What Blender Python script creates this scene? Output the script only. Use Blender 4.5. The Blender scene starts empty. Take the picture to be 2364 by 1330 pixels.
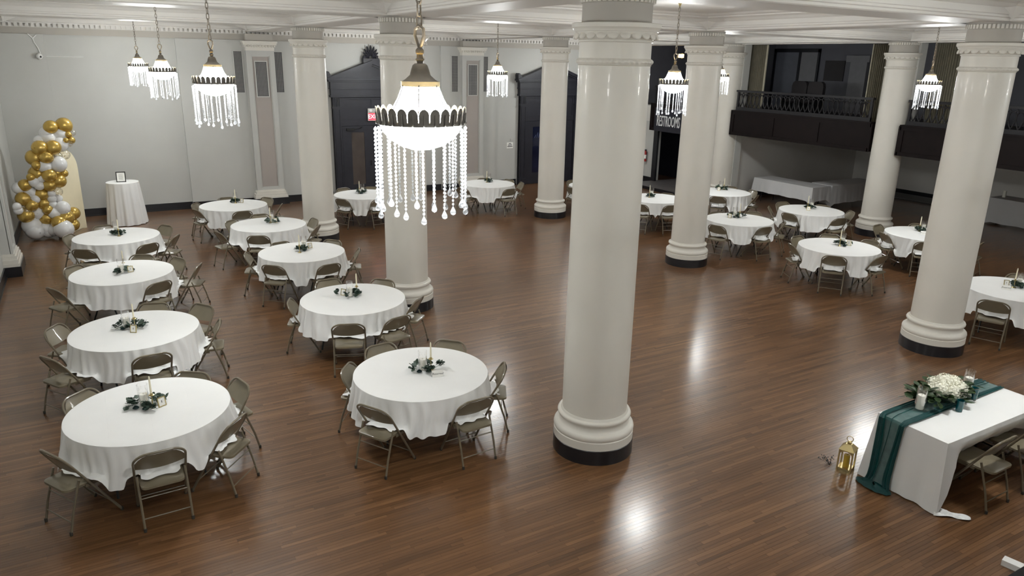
import bpy, math, random
from mathutils import Vector, Matrix
random.seed(7)
PI = math.pi
S = bpy.context.scene
COL = S.collection
# ------------------------------------------------------------------ camera
W, H = 2364, 1330
F = 1679.36
CZ = 4.2064
YAW, PITCH, ROLL = math.radians(30.184), math.radians(17.379), math.radians(1.1378)
fw = Vector((math.sin(YAW) * math.cos(PITCH), math.cos(YAW) * math.cos(PITCH), -math.sin(PITCH)))
r0 = Vector((math.cos(YAW), -math.sin(YAW), 0))
u0 = r0.cross(fw)
CR = math.cos(ROLL) * r0 + math.sin(ROLL) * u0
CU = -math.sin(ROLL) * r0 + math.cos(ROLL) * u0
cam = bpy.data.cameras.new('camera')
camo = bpy.data.objects.new('camera', cam)
COL.objects.link(camo)
camo.matrix_world = Matrix(((CR.x, CU.x, -fw.x, 0), (CR.y, CU.y, -fw.y, 0), (CR.z, CU.z, -fw.z, CZ), (0, 0, 0, 1)))
cam.sensor_fit = 'HORIZONTAL'
cam.sensor_width = 36.0
cam.lens = F / W * 36.0
cam.clip_start = 0.05
cam.clip_end = 200
S.camera = camo
# ------------------------------------------------------------------ world, exposure
LAMP = 150.0         # emission of the lit glass of the chandeliers
wd = bpy.data.worlds.new('world')
S.world = wd
wd.use_nodes = True
wd.node_tree.nodes['Background'].inputs[0].default_value = (0.6, 0.65, 0.75, 1)
wd.node_tree.nodes['Background'].inputs[1].default_value = 0.02
S.view_settings.view_transform = 'Standard'
S.view_settings.look = 'None'
S.view_settings.gamma = 1
S.view_settings.use_curve_mapping = False
S.view_settings.exposure = 0.0

def ray(px):
    return fw * F + CR * (px[0] - W / 2) - CU * (px[1] - H / 2)
def atz(px, z):
    d = ray(px); t = (z - CZ) / d.z
    return Vector((d.x * t, d.y * t, z))
def onX(px, X):
    d = ray(px); t = X / d.x
    return Vector((X, d.y * t, CZ + d.z * t))
def onY(px, Y):
    d = ray(px); t = Y / d.y
    return Vector((d.x * t, Y, CZ + d.z * t))
def project(p):
    d = Vector(p) - Vector((0, 0, CZ)); z = d.dot(fw)
    return (W / 2 + F * d.dot(CR) / z, H / 2 - F * d.dot(CU) / z, z)

# ------------------------------------------------------------------ materials
MATS = {}
def srgb(r, g, b):
    f = lambda c: (c / 255) / 12.92 if c / 255 <= 0.04045 else ((c / 255 + 0.055) / 1.055) ** 2.4
    return (f(r), f(g), f(b))
def mat(name, col, rough=0.5, metal=0.0, var=0.06, scale=6.0, bump=0.0, bscale=60.0, coat=0.0, trans=0.0, emit=0.0, spec=0.5, sheen=0.0, crease=0.0):
    m = bpy.data.materials.new(name); m.use_nodes = True
    nt = m.node_tree; b = nt.nodes['Principled BSDF']
    N = nt.nodes.new; L = nt.links.new
    tc = N('ShaderNodeTexCoord'); nz = N('ShaderNodeTexNoise')
    nz.inputs['Scale'].default_value = scale; nz.inputs['Detail'].default_value = 4
    L(tc.outputs['Object'], nz.inputs['Vector'])
    rp = N('ShaderNodeValToRGB')
    rp.color_ramp.elements[0].position = 0.3; rp.color_ramp.elements[1].position = 0.7
    rp.color_ramp.elements[0].color = tuple(c * (1 - var) for c in col) + (1,)
    rp.color_ramp.elements[1].color = tuple(min(1, c * (1 + var)) for c in col) + (1,)
    L(nz.outputs['Fac'], rp.inputs['Fac']); L(rp.outputs['Color'], b.inputs['Base Color'])
    b.inputs['Roughness'].default_value = rough; b.inputs['Metallic'].default_value = metal
    b.inputs['Coat Weight'].default_value = coat; b.inputs['Specular IOR Level'].default_value = spec
    b.inputs['Sheen Weight'].default_value = sheen
    if trans: b.inputs['Transmission Weight'].default_value = trans
    if emit:
        b.inputs['Emission Color'].default_value = tuple(col) + (1,); b.inputs['Emission Strength'].default_value = emit
    if bump:
        n2 = N('ShaderNodeTexNoise'); n2.inputs['Scale'].default_value = bscale; n2.inputs['Detail'].default_value = 5
        L(tc.outputs['Object'], n2.inputs['Vector'])
        bp = N('ShaderNodeBump'); bp.inputs['Strength'].default_value = bump; bp.inputs['Distance'].default_value = 0.01
        L(n2.outputs['Fac'], bp.inputs['Height']); L(bp.outputs['Normal'], b.inputs['Normal'])
    if crease:      # pressed fold lines of a laundered cloth, fine relief only
        bk = N('ShaderNodeTexBrick'); bk.inputs['Scale'].default_value = 1.0; bk.inputs['Mortar Size'].default_value = 0.004; bk.inputs['Mortar Smooth'].default_value = 1.0
        bk.inputs['Brick Width'].default_value = 0.38; bk.inputs['Row Height'].default_value = 0.30; bk.offset = 0.0
        bk.inputs['Color1'].default_value = bk.inputs['Color2'].default_value = (0, 0, 0, 1); bk.inputs['Mortar'].default_value = (1, 1, 1, 1)
        L(tc.outputs['Object'], bk.inputs['Vector'])
        b2 = N('ShaderNodeBump'); b2.inputs['Strength'].default_value = crease; b2.inputs['Distance'].default_value = 0.004
        L(bk.outputs['Color'], b2.inputs['Height']); L(bp.outputs['Normal'], b2.inputs['Normal']); L(b2.outputs['Normal'], b.inputs['Normal'])
    MATS[name] = m
    return m
def sheer(name, col, alpha, rough=0.8, gloss=0.0, noise=0.0):
    """see-through surface: part transparent, part diffuse or glossy"""
    m = bpy.data.materials.new(name); m.use_nodes = True
    nt = m.node_tree; N = nt.nodes.new; L = nt.links.new
    nt.nodes.remove(nt.nodes['Principled BSDF'])
    out = nt.nodes['Material Output']
    tr = N('ShaderNodeBsdfTransparent'); mx = N('ShaderNodeMixShader')
    if gloss:
        sd = N('ShaderNodeBsdfGlossy'); sd.inputs['Roughness'].default_value = rough
        lw = N('ShaderNodeLayerWeight'); lw.inputs['Blend'].default_value = gloss
        mt = N('ShaderNodeMath'); mt.operation = 'MAXIMUM'; mt.inputs[1].default_value = alpha
        L(lw.outputs['Facing'], mt.inputs[0]); L(mt.outputs[0], mx.inputs['Fac'])
    else:
        sd = N('ShaderNodeBsdfDiffuse')
        mx.inputs['Fac'].default_value = alpha
        if noise:
            tc = N('ShaderNodeTexCoord'); nz = N('ShaderNodeTexNoise'); nz.inputs['Scale'].default_value = 14
            mr = N('ShaderNodeMapRange'); mr.inputs['To Min'].default_value = alpha - noise; mr.inputs['To Max'].default_value = alpha + noise
            L(tc.outputs['Object'], nz.inputs['Vector']); L(nz.outputs['Fac'], mr.inputs['Value']); L(mr.outputs[0], mx.inputs['Fac'])
    sd.inputs['Color'].default_value = tuple(col) + (1,)
    L(tr.outputs[0], mx.inputs[1]); L(sd.outputs[0], mx.inputs[2]); L(mx.outputs[0], out.inputs['Surface'])
    MATS[name] = m
    return m
mat('plaster', srgb(190, 190, 186), 0.55, var=0.03, scale=1.2, bump=0.03, bscale=20)
mat('plaster_band', srgb(178, 173, 165), 0.6, var=0.03, scale=2)
mat('plaster_panel', srgb(168, 160, 154), 0.6, var=0.03, scale=2)
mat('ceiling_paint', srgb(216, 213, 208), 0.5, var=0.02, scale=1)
mat('column_paint', srgb(219, 215, 206), 0.45, var=0.03, scale=1.5, coat=0.08)
mat('black_paint', srgb(22, 23, 28), 0.35, var=0.2, scale=5, coat=0.2)
mat('black_wood', srgb(32, 32, 41), 0.5, var=0.2, scale=6)
mat('brown_wood', srgb(19, 11, 11), 0.55, var=0.25, scale=4, spec=0.15)
mat('iron', srgb(24, 22, 25), 0.5, var=0.15, spec=0.3)
mat('taupe_metal', srgb(122, 113, 94), 0.33, var=0.05, scale=8, coat=0.25)
mat('taupe_tube', srgb(112, 102, 84), 0.3, var=0.05, scale=8, coat=0.35)
mat('rubber', srgb(52, 47, 40), 0.7)
mat('linen', srgb(238, 238, 237), 0.85, var=0.015, scale=3, bump=0.12, bscale=7, sheen=0.1, crease=0.16)
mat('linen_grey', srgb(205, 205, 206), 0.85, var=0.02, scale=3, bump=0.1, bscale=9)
mat('tabletop_board', srgb(120, 100, 80), 0.6)
mat('black_metal', srgb(20, 20, 21), 0.4, var=0.15)
mat('gold', srgb(200, 184, 136), 0.32, metal=1.0, var=0.05)
mat('gold_balloon', srgb(196, 164, 82), 0.25, metal=0.6, var=0.04, coat=0.4)
mat('white_balloon', srgb(226, 226, 226), 0.22, var=0.02, coat=0.3)
sheer('clear_balloon', (0.95, 0.93, 0.85), 0.12, 0.08, gloss=0.3)
mat('cream_board', srgb(232, 222, 192), 0.6, var=0.02)
sheer('glass', (1, 1, 1), 0.07, 0.04, gloss=0.25)
mat('wax', srgb(240, 237, 226), 0.5, var=0.02)
mat('ivory_wax', srgb(244, 236, 208), 0.45, var=0.02)
mat('gold_wax', srgb(190, 160, 60), 0.4, var=0.05)
mat('eucalyptus', srgb(72, 90, 78), 0.55, var=0.35, scale=9)
mat('dark_leaf', srgb(40, 60, 50), 0.4, var=0.35, scale=9)
mat('emerald_rose', srgb(10, 40, 42), 0.55, var=0.3, scale=20)
mat('green_leaf', srgb(44, 63, 34), 0.4, var=0.4, scale=9)
mat('petal_white', srgb(240, 238, 222), 0.6, var=0.05, scale=20)
sheer('teal_sheer', srgb(22, 86, 84), 0.62, noise=0.12)
mat('teal_cloth', srgb(10, 62, 62), 0.7, var=0.15, scale=15)
mat('teal_glass', srgb(8, 92, 100), 0.15, var=0.1, trans=0.3, coat=0.5)
mat('paper', srgb(244, 243, 238), 0.8, var=0.01)
mat('ink', srgb(60, 58, 56), 0.8)
mat('black_frame', srgb(24, 23, 22), 0.4)
mat('bronze', srgb(98, 91, 82), 0.5, metal=0.1, var=0.15, scale=20)
mat('grey_enamel', srgb(150, 145, 138), 0.4, var=0.05)
mat('lit_glass', (0.97, 1.0, 0.99), 0.3, var=0.0, emit=LAMP)
mat('silvered', srgb(128, 124, 119), 0.35, metal=0.6, var=0.1, scale=30)
mat('gilt', srgb(214, 178, 96), 0.3, metal=0.8, var=0.1)
mat('pale_brass', srgb(96, 88, 70), 0.4, metal=0.4, var=0.1)
mat('white_plastic', srgb(232, 232, 230), 0.4)
mat('grey_plastic', srgb(190, 188, 184), 0.5)
mat('red_lit', (0.9, 0.06, 0.09), 0.4, emit=1.3)
mat('white_lit', (1.0, 0.9, 0.9), 0.4, emit=1.0)
mat('lamp_warm', (1.0, 0.75, 0.4), 0.4, emit=5.0)
mat('grille_dark', srgb(52, 52, 56), 0.7)
mat('grille_bar', srgb(170, 168, 166), 0.5)
mat('curtain', srgb(120, 114, 98), 0.85, var=0.12, scale=5)
mat('curtain_edge', srgb(190, 184, 164), 0.8)
mat('shaded_wall', srgb(100, 100, 107), 0.7, var=0.06, scale=2)  # upper balcony room: white surfaces darkened here to stand for its shade
mat('shaded_trim', srgb(128, 127, 131), 0.6, var=0.05)
mat('shaded_door', srgb(110, 113, 124), 0.5, var=0.05)
mat('dark_navy', srgb(16, 18, 26), 0.4)
mat('seat_dark', srgb(44, 40, 42), 0.6)
mat('dim_pane', srgb(70, 62, 58), 0.25, var=0.2, scale=3, coat=0.3)
mat('blue_pane', srgb(14, 20, 44), 0.12, var=0.2, scale=2, coat=0.6)
mat('red_paint', srgb(150, 30, 26), 0.35)
mat('grey_floor', srgb(92, 88, 88), 0.4, var=0.08, scale=3)
mat('steel', srgb(150, 150, 152), 0.3, metal=0.9)
mat('letter_white', srgb(225, 225, 225), 0.5)
mat('ghost_letter', srgb(90, 100, 135), 0.5)
# crystal: bright clear cut beads
def crystal():
    m = bpy.data.materials.new('crystal'); m.use_nodes = True
    nt = m.node_tree; N = nt.nodes.new; L = nt.links.new
    nt.nodes.remove(nt.nodes['Principled BSDF']); out = nt.nodes['Material Output']
    a = N('ShaderNodeBsdfTranslucent'); a.inputs['Color'].default_value = (0.42, 0.43, 0.45, 1)
    g = N('ShaderNodeBsdfGlossy'); g.inputs['Roughness'].default_value = 0.12
    t = N('ShaderNodeBsdfTransparent')
    m1 = N('ShaderNodeMixShader'); m1.inputs['Fac'].default_value = 0.35
    m2 = N('ShaderNodeMixShader'); m2.inputs['Fac'].default_value = 0.58
    L(a.outputs[0], m1.inputs[1]); L(g.outputs[0], m1.inputs[2]); L(m1.outputs[0], m2.inputs[1]); L(t.outputs[0], m2.inputs[2]); L(m2.outputs[0], out.inputs['Surface'])
    MATS['crystal'] = m
crystal()
def wood_floor():
    m = bpy.data.materials.new('oak_strip'); m.use_nodes = True
    nt = m.node_tree; b = nt.nodes['Principled BSDF']; N = nt.nodes.new; L = nt.links.new
    at = N('ShaderNodeAttribute'); at.attribute_name = 'tone'
    ge = N('ShaderNodeNewGeometry')
    mp = N('ShaderNodeMapping'); mp.inputs['Scale'].default_value = (2.2, 55, 1)
    L(ge.outputs['Position'], mp.inputs['Vector'])
    ad = N('ShaderNodeVectorMath'); ad.operation = 'ADD'
    L(mp.outputs[0], ad.inputs[0]); L(at.outputs['Fac'], ad.inputs[1])
    nz = N('ShaderNodeTexNoise'); nz.inputs['Scale'].default_value = 1.0; nz.inputs['Detail'].default_value = 6; nz.inputs['Roughness'].default_value = 0.65
    L(ad.outputs[0], nz.inputs['Vector'])
    ml = N('ShaderNodeMath'); ml.operation = 'MULTIPLY_ADD'; ml.inputs[1].default_value = 0.35; ml.inputs[2].default_value = 0.02
    L(at.outputs['Fac'], ml.inputs[0])
    sm = N('ShaderNodeMath'); sm.operation = 'MULTIPLY_ADD'; sm.inputs[1].default_value = 0.6
    L(nz.outputs['Fac'], sm.inputs[0]); L(ml.outputs[0], sm.inputs[2])
    rp = N('ShaderNodeValToRGB'); e = rp.color_ramp.elements
    e[0].position = 0.12; e[0].color = srgb(58, 39, 25) + (1,)
    e[1].position = 0.9; e[1].color = srgb(140, 103, 70) + (1,)
    k = e.new(0.5); k.color = srgb(104, 73, 47) + (1,)
    L(sm.outputs[0], rp.inputs['Fac'])
    # wide worn patches
    n2 = N('ShaderNodeTexNoise'); n2.inputs['Scale'].default_value = 0.45; n2.inputs['Detail'].default_value = 3
    L(ge.outputs['Position'], n2.inputs['Vector'])
    mr = N('ShaderNodeMapRange'); mr.inputs['From Min'].default_value = 0.3; mr.inputs['From Max'].default_value = 0.7
    mr.inputs['To Min'].default_value = 0.85; mr.inputs['To Max'].default_value = 1.12
    L(n2.outputs['Fac'], mr.inputs['Value'])
    mx = N('ShaderNodeVectorMath'); mx.operation = 'SCALE'
    L(rp.outputs['Color'], mx.inputs[0]); L(mr.outputs[0], mx.inputs['Scale'])
    L(mx.outputs[0], b.inputs['Base Color'])
    r2 = N('ShaderNodeMapRange'); r2.inputs['To Min'].default_value = 0.26; r2.inputs['To Max'].default_value = 0.38
    L(sm.outputs[0], r2.inputs['Value']); L(r2.outputs[0], b.inputs['Roughness'])
    bp = N('ShaderNodeBump'); bp.inputs['Strength'].default_value = 0.12; bp.inputs['Distance'].default_value = 0.003
    L(nz.outputs['Fac'], bp.inputs['Height']); L(bp.outputs['Normal'], b.inputs['Normal'])
    b.inputs['Specular IOR Level'].default_value = 0.22
    b.inputs['Coat Weight'].default_value = 0.6; b.inputs['Coat Roughness'].default_value = 0.19
    MATS['oak_strip'] = m
wood_floor()

# ------------------------------------------------------------------ mesh builder
class MB:
    def __init__(s): s.v = []; s.f = []
    def add(s, vs, fs, M=None):
        o = len(s.v)
        if M is not None: vs = [tuple(M @ Vector(p)) for p in vs]
        s.v += [tuple(p) for p in vs]; s.f += [tuple(i + o for i in f) for f in fs]
        return s
    def box(s, x0, x1, y0, y1, z0, z1, M=None):
        vs = [(x, y, z) for z in (z0, z1) for y in (y0, y1) for x in (x0, x1)]
        return s.add(vs, [(0, 2, 3, 1), (4, 5, 7, 6), (0, 1, 5, 4), (2, 6, 7, 3), (0, 4, 6, 2), (1, 3, 7, 5)], M)
    def lathe(s, prof, n=24, M=None, cap=True, fn=None):
        vs = []; fs = []
        for r, z in prof:
            for i in range(n):
                a = 2 * PI * i / n
                rr = r if fn is None else fn(r, z, a)
                vs.append((rr * math.cos(a), rr * math.sin(a), z))
        for k in range(len(prof) - 1):
            for i in range(n):
                j = (i + 1) % n
                fs.append((k * n + i, k * n + j, (k + 1) * n + j, (k + 1) * n + i))
        if cap:
            fs.append(tuple(range(n - 1, -1, -1))); b = (len(prof) - 1) * n
            fs.append(tuple(range(b, b + n)))
        return s.add(vs, fs, M)
    def tube(s, pts, r, n=8, closed=False, M=None, flat=1.0):
        pts = [Vector(p) for p in pts]; m = len(pts); vs = []; fs = []
        up = None
        for k in range(m):
            if closed: t = pts[(k + 1) % m] - pts[k - 1]
            else: t = pts[min(k + 1, m - 1)] - pts[max(k - 1, 0)]
            t.normalize()
            if up is None:
                up = Vector((0, 0, 1)) if abs(t.z) < 0.9 else Vector((1, 0, 0))
            a = t.cross(up)
            if a.length < 1e-5: a = t.orthogonal()
            a.normalize(); b = a.cross(t).normalized(); up = b
            rr = r[k] if isinstance(r, (list, tuple)) else r
            for i in range(n):
                q = 2 * PI * i / n
                vs.append(pts[k] + a * (rr * math.cos(q)) + b * (rr * flat * math.sin(q)))
        kk = m if closed else m - 1
        for k in range(kk):
            o = k * n; p = ((k + 1) % m) * n
            for i in range(n):
                j = (i + 1) % n
                fs.append((o + i, o + j, p + j, p + i))
        if not closed:
            fs.append(tuple(range(n - 1, -1, -1))); b = (m - 1) * n; fs.append(tuple(range(b, b + n)))
        return s.add(vs, fs, M)
    def sphere(s, c, r, nu=12, nv=8, M=None, sc=(1, 1, 1), fn=None):
        vs = [(c[0], c[1], c[2] - r * sc[2])]; fs = []
        for k in range(1, nv):
            t = -PI / 2 + PI * k / nv
            for i in range(nu):
                a = 2 * PI * i / nu
                q = 1.0 if fn is None else fn(a, t)
                vs.append((c[0] + r * q * sc[0] * math.cos(t) * math.cos(a), c[1] + r * q * sc[1] * math.cos(t) * math.sin(a), c[2] + r * q * sc[2] * math.sin(t)))
        vs.append((c[0], c[1], c[2] + r * sc[2])); T = len(vs) - 1
        for i in range(nu):
            j = (i + 1) % nu
            fs.append((0, 1 + j, 1 + i))
            for k in range(nv - 2):
                fs.append((1 + k * nu + i, 1 + k * nu + j, 1 + (k + 1) * nu + j, 1 + (k + 1) * nu + i))
            fs.append((1 + (nv - 2) * nu + i, 1 + (nv - 2) * nu + j, T))
        return s.add(vs, fs, M)
    def prism(s, poly, d0, d1, M=None, plane='xz'):
        """poly = 2-D outline, extruded from d0 to d1 along the third axis"""
        n = len(poly)
        if plane == 'xz': g = lambda p, d: (p[0], d, p[1])
        elif plane == 'xy': g = lambda p, d: (p[0], p[1], d)
        else: g = lambda p, d: (d, p[0], p[1])
        vs = [g(p, d0) for p in poly] + [g(p, d1) for p in poly]
        fs = [tuple(range(n - 1, -1, -1)), tuple(range(n, 2 * n))] + [(i, (i + 1) % n, n + (i + 1) % n, n + i) for i in range(n)]
        return s.add(vs, fs, M)
    def grid(s, fn, nu, nv, closed=False, M=None):
        vs = []; fs = []
        cu = nu if closed else nu + 1
        for j in range(nv + 1):
            for i in range(cu): vs.append(fn(i / nu, j / nv))
        for j in range(nv):
            for i in range(nu):
                a = j * cu + i; b = j * cu + (i + 1) % cu
                fs.append((a, b, b + cu, a + cu))
        return s.add(vs, fs, M)
    def mesh(s, name, m, smooth=40):
        me = bpy.data.meshes.new(name); me.from_pydata(s.v, [], s.f); me.update()
        me.materials.append(MATS[m])
        if smooth:
            me.shade_smooth(); me.set_sharp_from_angle(angle=math.radians(smooth))
        return me
    def build(s, name, m, parent=None, loc=None, rotz=0, smooth=40):
        return inst(name, s.mesh(name, m, smooth), parent, loc, rotz)
def inst(name, me, parent=None, loc=None, rotz=0):
    o = bpy.data.objects.new(name, me); COL.objects.link(o)
    if loc is not None: o.location = loc
    if rotz: o.rotation_euler = (0, 0, rotz)
    if parent: o.parent = parent
    return o
def tag(o, label=None, cat=None, group=None, kind=None):
    if label: o['label'] = label
    if cat: o['category'] = cat
    if group: o['group'] = group
    if kind: o['kind'] = kind
    return o
def thing(name, label, cat, loc=(0, 0, 0), rotz=0, group=None):
    o = bpy.data.objects.new(name, None); COL.objects.link(o); o.empty_display_size = 0.1
    o.location = loc; o.rotation_euler = (0, 0, rotz)
    return tag(o, label, cat, group)
def dup(root, loc=None, rotz=0, label=None, group=None):
    r = root.copy(); COL.objects.link(r)
    if loc is not None: r.location = loc; r.rotation_euler = (0, 0, rotz)
    if label: r['label'] = label
    if group: r['group'] = group
    for ch in list(root.children):
        c = ch.copy(); COL.objects.link(c); c.parent = r
        for g in list(ch.children):
            d = g.copy(); COL.objects.link(d); d.parent = c
    return r
def T(x, y, z, rz=0, rx=0, ry=0, s=1):
    return Matrix.Translation((x, y, z)) @ Matrix.Rotation(rz, 4, 'Z') @ Matrix.Rotation(rx, 4, 'X') @ Matrix.Rotation(ry, 4, 'Y') @ Matrix.Diagonal((s, s, s, 1))
def text_mesh(body, size, m, extrude=0.004, shear=0.0):
    cu = bpy.data.curves.new('lettering', 'FONT'); cu.body = body; cu.size = size; cu.extrude = extrude
    cu.align_x = 'CENTER'; cu.align_y = 'CENTER'; cu.shear = shear; cu.resolution_u = 2
    o = bpy.data.objects.new('lettering', cu)
    me = bpy.data.meshes.new_from_object(o); bpy.data.objects.remove(o); bpy.data.curves.remove(cu)
    me.materials.clear(); me.materials.append(MATS[m])
    return me

# ------------------------------------------------------------------ layout constants
XL, YF = -1.72, 22.27                       # left wall, far wall
GX = [4.5735 + 6.575 * j for j in range(3)]   # column lines
GY = [5.9605 + 5.5743 * i for i in range(3)]
XB = 24.3                                    # wall deep under the balcony
SOF, CEIL = 4.82, 5.12
Y0 = -5.1                                    # wall behind the camera balcony

# ------------------------------------------------------------------ floor of oak strips
fl = MB().box(XL - 0.3, XB + 0.2, Y0 - 0.2, YF + 0.4, -0.25, -0.006).build('floor', 'rubber', smooth=0)
tag(fl, kind='structure')
def build_floor():
    pw = 0.041; rows = []
    y = Y0
    while y < YF:
        xx = XL - random.random() * 1.2
        while xx < XB:
            ln = random.uniform(0.35, 1.25)
            rows.append((max(xx, XL), min(xx + ln, XB), y)); xx += ln
        y += pw
    sel = []
    for k, (a, b, yy) in enumerate(rows):
        cx = (a + b) / 2
        d = math.hypot(cx, yy)
        if d > 9 or yy < 0.5 or b - a < 0.4: continue
        p = project((cx, yy, 0))
        if p[2] > 0 and 20 < p[0] < W - 20 and 20 < p[1] < H + 10: sel.append((d, k))
    sel.sort(); near = set(k for _, k in sel[:300])
    rest = MB(); tones = []
    def plank(mb, a, b, yy):
        e = 0.0006; z = random.uniform(-0.0004, 0.0)
        vs = [(a + e, yy + e, z), (b - e, yy + e, z), (b - e, yy + pw - e, z), (a + e, yy + pw - e, z),
              (a + e, yy + e, -0.006), (b - e, yy + e, -0.006), (b - e, yy + pw - e, -0.006), (a + e, yy + pw - e, -0.006)]
        mb.add(vs, [(0, 1, 2, 3), (0, 4, 5, 1), (1, 5, 6, 2), (2, 6, 7, 3), (3, 7, 4, 0)])
    def attr(me, vals):
        at = me.attributes.new('tone', 'FLOAT', 'FACE'); at.data.foreach_set('value', vals)
    for k, (a, b, yy) in enumerate(rows):
        if b - a < 0.02: continue
        t = min(1, max(0, random.gauss(0.5, 0.23)))
        if k in near:
            mb = MB(); plank(mb, a, b, yy); me = mb.mesh('plank', 'oak_strip', 0); attr(me, [t] * 5); inst('plank', me, fl)
        else:
            plank(rest, a, b, yy); tones += [t] * 5
    me = rest.mesh('planks_beyond', 'oak_strip', 0); attr(me, tones)
    tag(inst('planks_beyond', me, fl), kind='stuff')
build_floor()

# ------------------------------------------------------------------ walls
def struct(o, **k): return tag(o, kind='structure')
wf = struct(MB().box(XL - 0.3, GX[2] + 0.15, YF, YF + 0.3, 0, CEIL + 0.05).build('wall_far', 'plaster', smooth=0))
struct(MB().box(2.38, 5.45, YF - 0.09, YF, 0, 4.6).build('trim_4', 'plaster', smooth=0))
struct(MB().box(10.12, 12.1, YF - 0.09, YF, 0, 4.6).build('trim_5', 'plaster', smooth=0))
struct(MB().box(XL, -0.6, YF - 0.09, YF, 0, 4.6).build('trim_6', 'plaster', smooth=0))
struct(MB().box(XL, GX[2], YF - 0.05, YF, 4.6, 4.77).build('trim_7', 'plaster_band', smooth=0))
wl = struct(MB().box(XL - 0.3, XL, Y0, YF, 0, CEIL + 0.05).build('wall_left', 'plaster', smooth=0))
MB().box(XL - 0.01, XL + 0.05, Y0, YF, 4.6, 4.77).build('frieze_band', 'plaster_band', wl, smooth=0)
wn = struct(MB().box(XL - 0.3, XB, Y0 - 0.3, Y0, 0, CEIL + 0.05).build('wall_near', 'plaster', smooth=0))
# right side: piers between the balcony bays, deep walls behind in paler paint that brightens the recess
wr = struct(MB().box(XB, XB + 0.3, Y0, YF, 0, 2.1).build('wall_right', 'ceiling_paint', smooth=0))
def pier(y0, y1, z0=0, z1=CEIL):
    MB().box(GX[2] + 0.1, GX[2] + 0.36, y0, y1, z0, z1).build('pier', 'plaster', wr, smooth=0)
for gy in (GY[2], GY[1], GY[0]): pier(gy - 0.38, gy + 0.38, 0 if gy == GY[2] else 2.15)
pier(20.55, YF, 0, 2.2)
MB().box(GX[2] + 0.36, XB, GY[2] - 0.12, GY[2] + 0.12, 0, 2.1).build('alcove_wall', 'ceiling_paint', wr, smooth=0)  # paler than the hall plaster, lifting the dim recess by colour
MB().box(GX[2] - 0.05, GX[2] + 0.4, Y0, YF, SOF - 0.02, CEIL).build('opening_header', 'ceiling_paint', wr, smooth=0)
# baseboards
def baseboard(name, boxes, parent=None):
    b = MB()
    for (x0, x1, y0, y1) in boxes:
        b.box(x0, x1, y0, y1, 0, 0.2); b.box(x0 - 0.012, x1 + 0.012, y0 - 0.012, y1 + 0.012, 0, 0.03)
    return struct(b.build(name, 'black_paint', parent, smooth=0))
baseboard('baseboard_far', [(-0.6, 2.38, YF - 0.025, YF), (2.38, 5.45, YF - 0.115, YF - 0.09), (5.45, 6.45, YF - 0.025, YF), (9.1, 10.12, YF - 0.025, YF), (10.12, 12.1, YF - 0.115, YF - 0.09), (12.1, 13.0, YF - 0.025, YF), (15.6, GX[2], YF - 0.025, YF), (XL, -0.6, YF - 0.115, YF - 0.09)])
baseboard('baseboard_left', [(XL, XL + 0.025, 0.5, YF - 0.1)])
baseboard('baseboard_right', [(XB - 0.025, XB, 0.5, GY[2] - 0.12), (GX[2] + 0.36, XB, GY[2] - 0.145, GY[2] - 0.12), (GX[2] + 0.075, GX[2] + 0.1, 20.55, YF)])

# cornice with dentils on the far and left walls
def dentil_run(a, b, off, along_x):
    m = MB(); p = 0.115; n = int((b - a) / p)
    for k in range(n):
        t = a + p * k
        if along_x: m.box(t, t + 0.07, off - 0.13, off, 4.775, 4.85)
        else: m.box(off, off + 0.13, t, t + 0.07, 4.775, 4.85)
    return m
def cornice_profile(s=1):
    return [(0, 4.76), (0.07, 4.76), (0.07, 4.775), (0.06, 4.775), (0.06, 4.85), (0.16, 4.85), (0.16, 4.875), (0.2, 4.89), (0.24, 4.95), (0.3, 5.0), (0.3, 5.03), (0.36, 5.06), (0.38, CEIL), (0, CEIL)]
t1 = struct(MB().prism([(YF - p, z) for p, z in cornice_profile()], XL, GX[2], plane='yz').build('trim_1', 'ceiling_paint', smooth=0))
tag(dentil_run(XL + 0.1, GX[2], YF, True).build('dentils', 'ceiling_paint', t1, smooth=0), kind='stuff')
t2 = struct(MB().prism([(XL + p, z) for p, z in cornice_profile()], Y0, YF, plane='xz').build('trim_2', 'ceiling_paint', smooth=0))
tag(dentil_run(Y0, YF - 0.1, XL, False).build('dentils', 'ceiling_paint', t2, smooth=0), kind='stuff')

# ceiling with moulded beams on the column lines
ce = struct(MB().box(XL - 0.3, GX[2] + 0.5, Y0, YF + 0.3, CEIL, CEIL + 0.2).build('ceiling', 'ceiling_paint', smooth=0))
def beam_poly(c):
    half = [(0.34, SOF), (0.36, SOF + 0.012), (0.36, SOF + 0.04), (0.385, SOF + 0.05), (0.385, SOF + 0.075), (0.40, SOF + 0.085), (0.40, SOF + 0.16), (0.43, SOF + 0.175), (0.47, SOF + 0.21), (0.54, SOF + 0.235), (0.54, SOF + 0.255), (0.6, SOF + 0.27), (0.64, SOF + 0.30)]
    return [(c + a, z) for a, z in half] + [(c - a, z) for a, z in reversed(half)]
YROWS = [GY[0] - 5.5743] + GY      # beams; the next bay lies over the balcony behind the camera
for gx in GX[:2]: MB().prism(beam_poly(gx), Y0, YF, plane='xz').build('beam', 'ceiling_paint', ce, smooth=0)
for gy in YROWS: MB().prism(beam_poly(gy), XL, GX[2] + 0.4, plane='yz').build('beam', 'ceiling_paint', ce, smooth=0)
MB().prism(beam_poly(GX[2]), Y0, YF, plane='xz').build('beam', 'ceiling_paint', ce, smooth=0)
m = MB()
XS = [XL - 0.02] + GX; YS = YROWS + [YF + 0.02]
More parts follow.
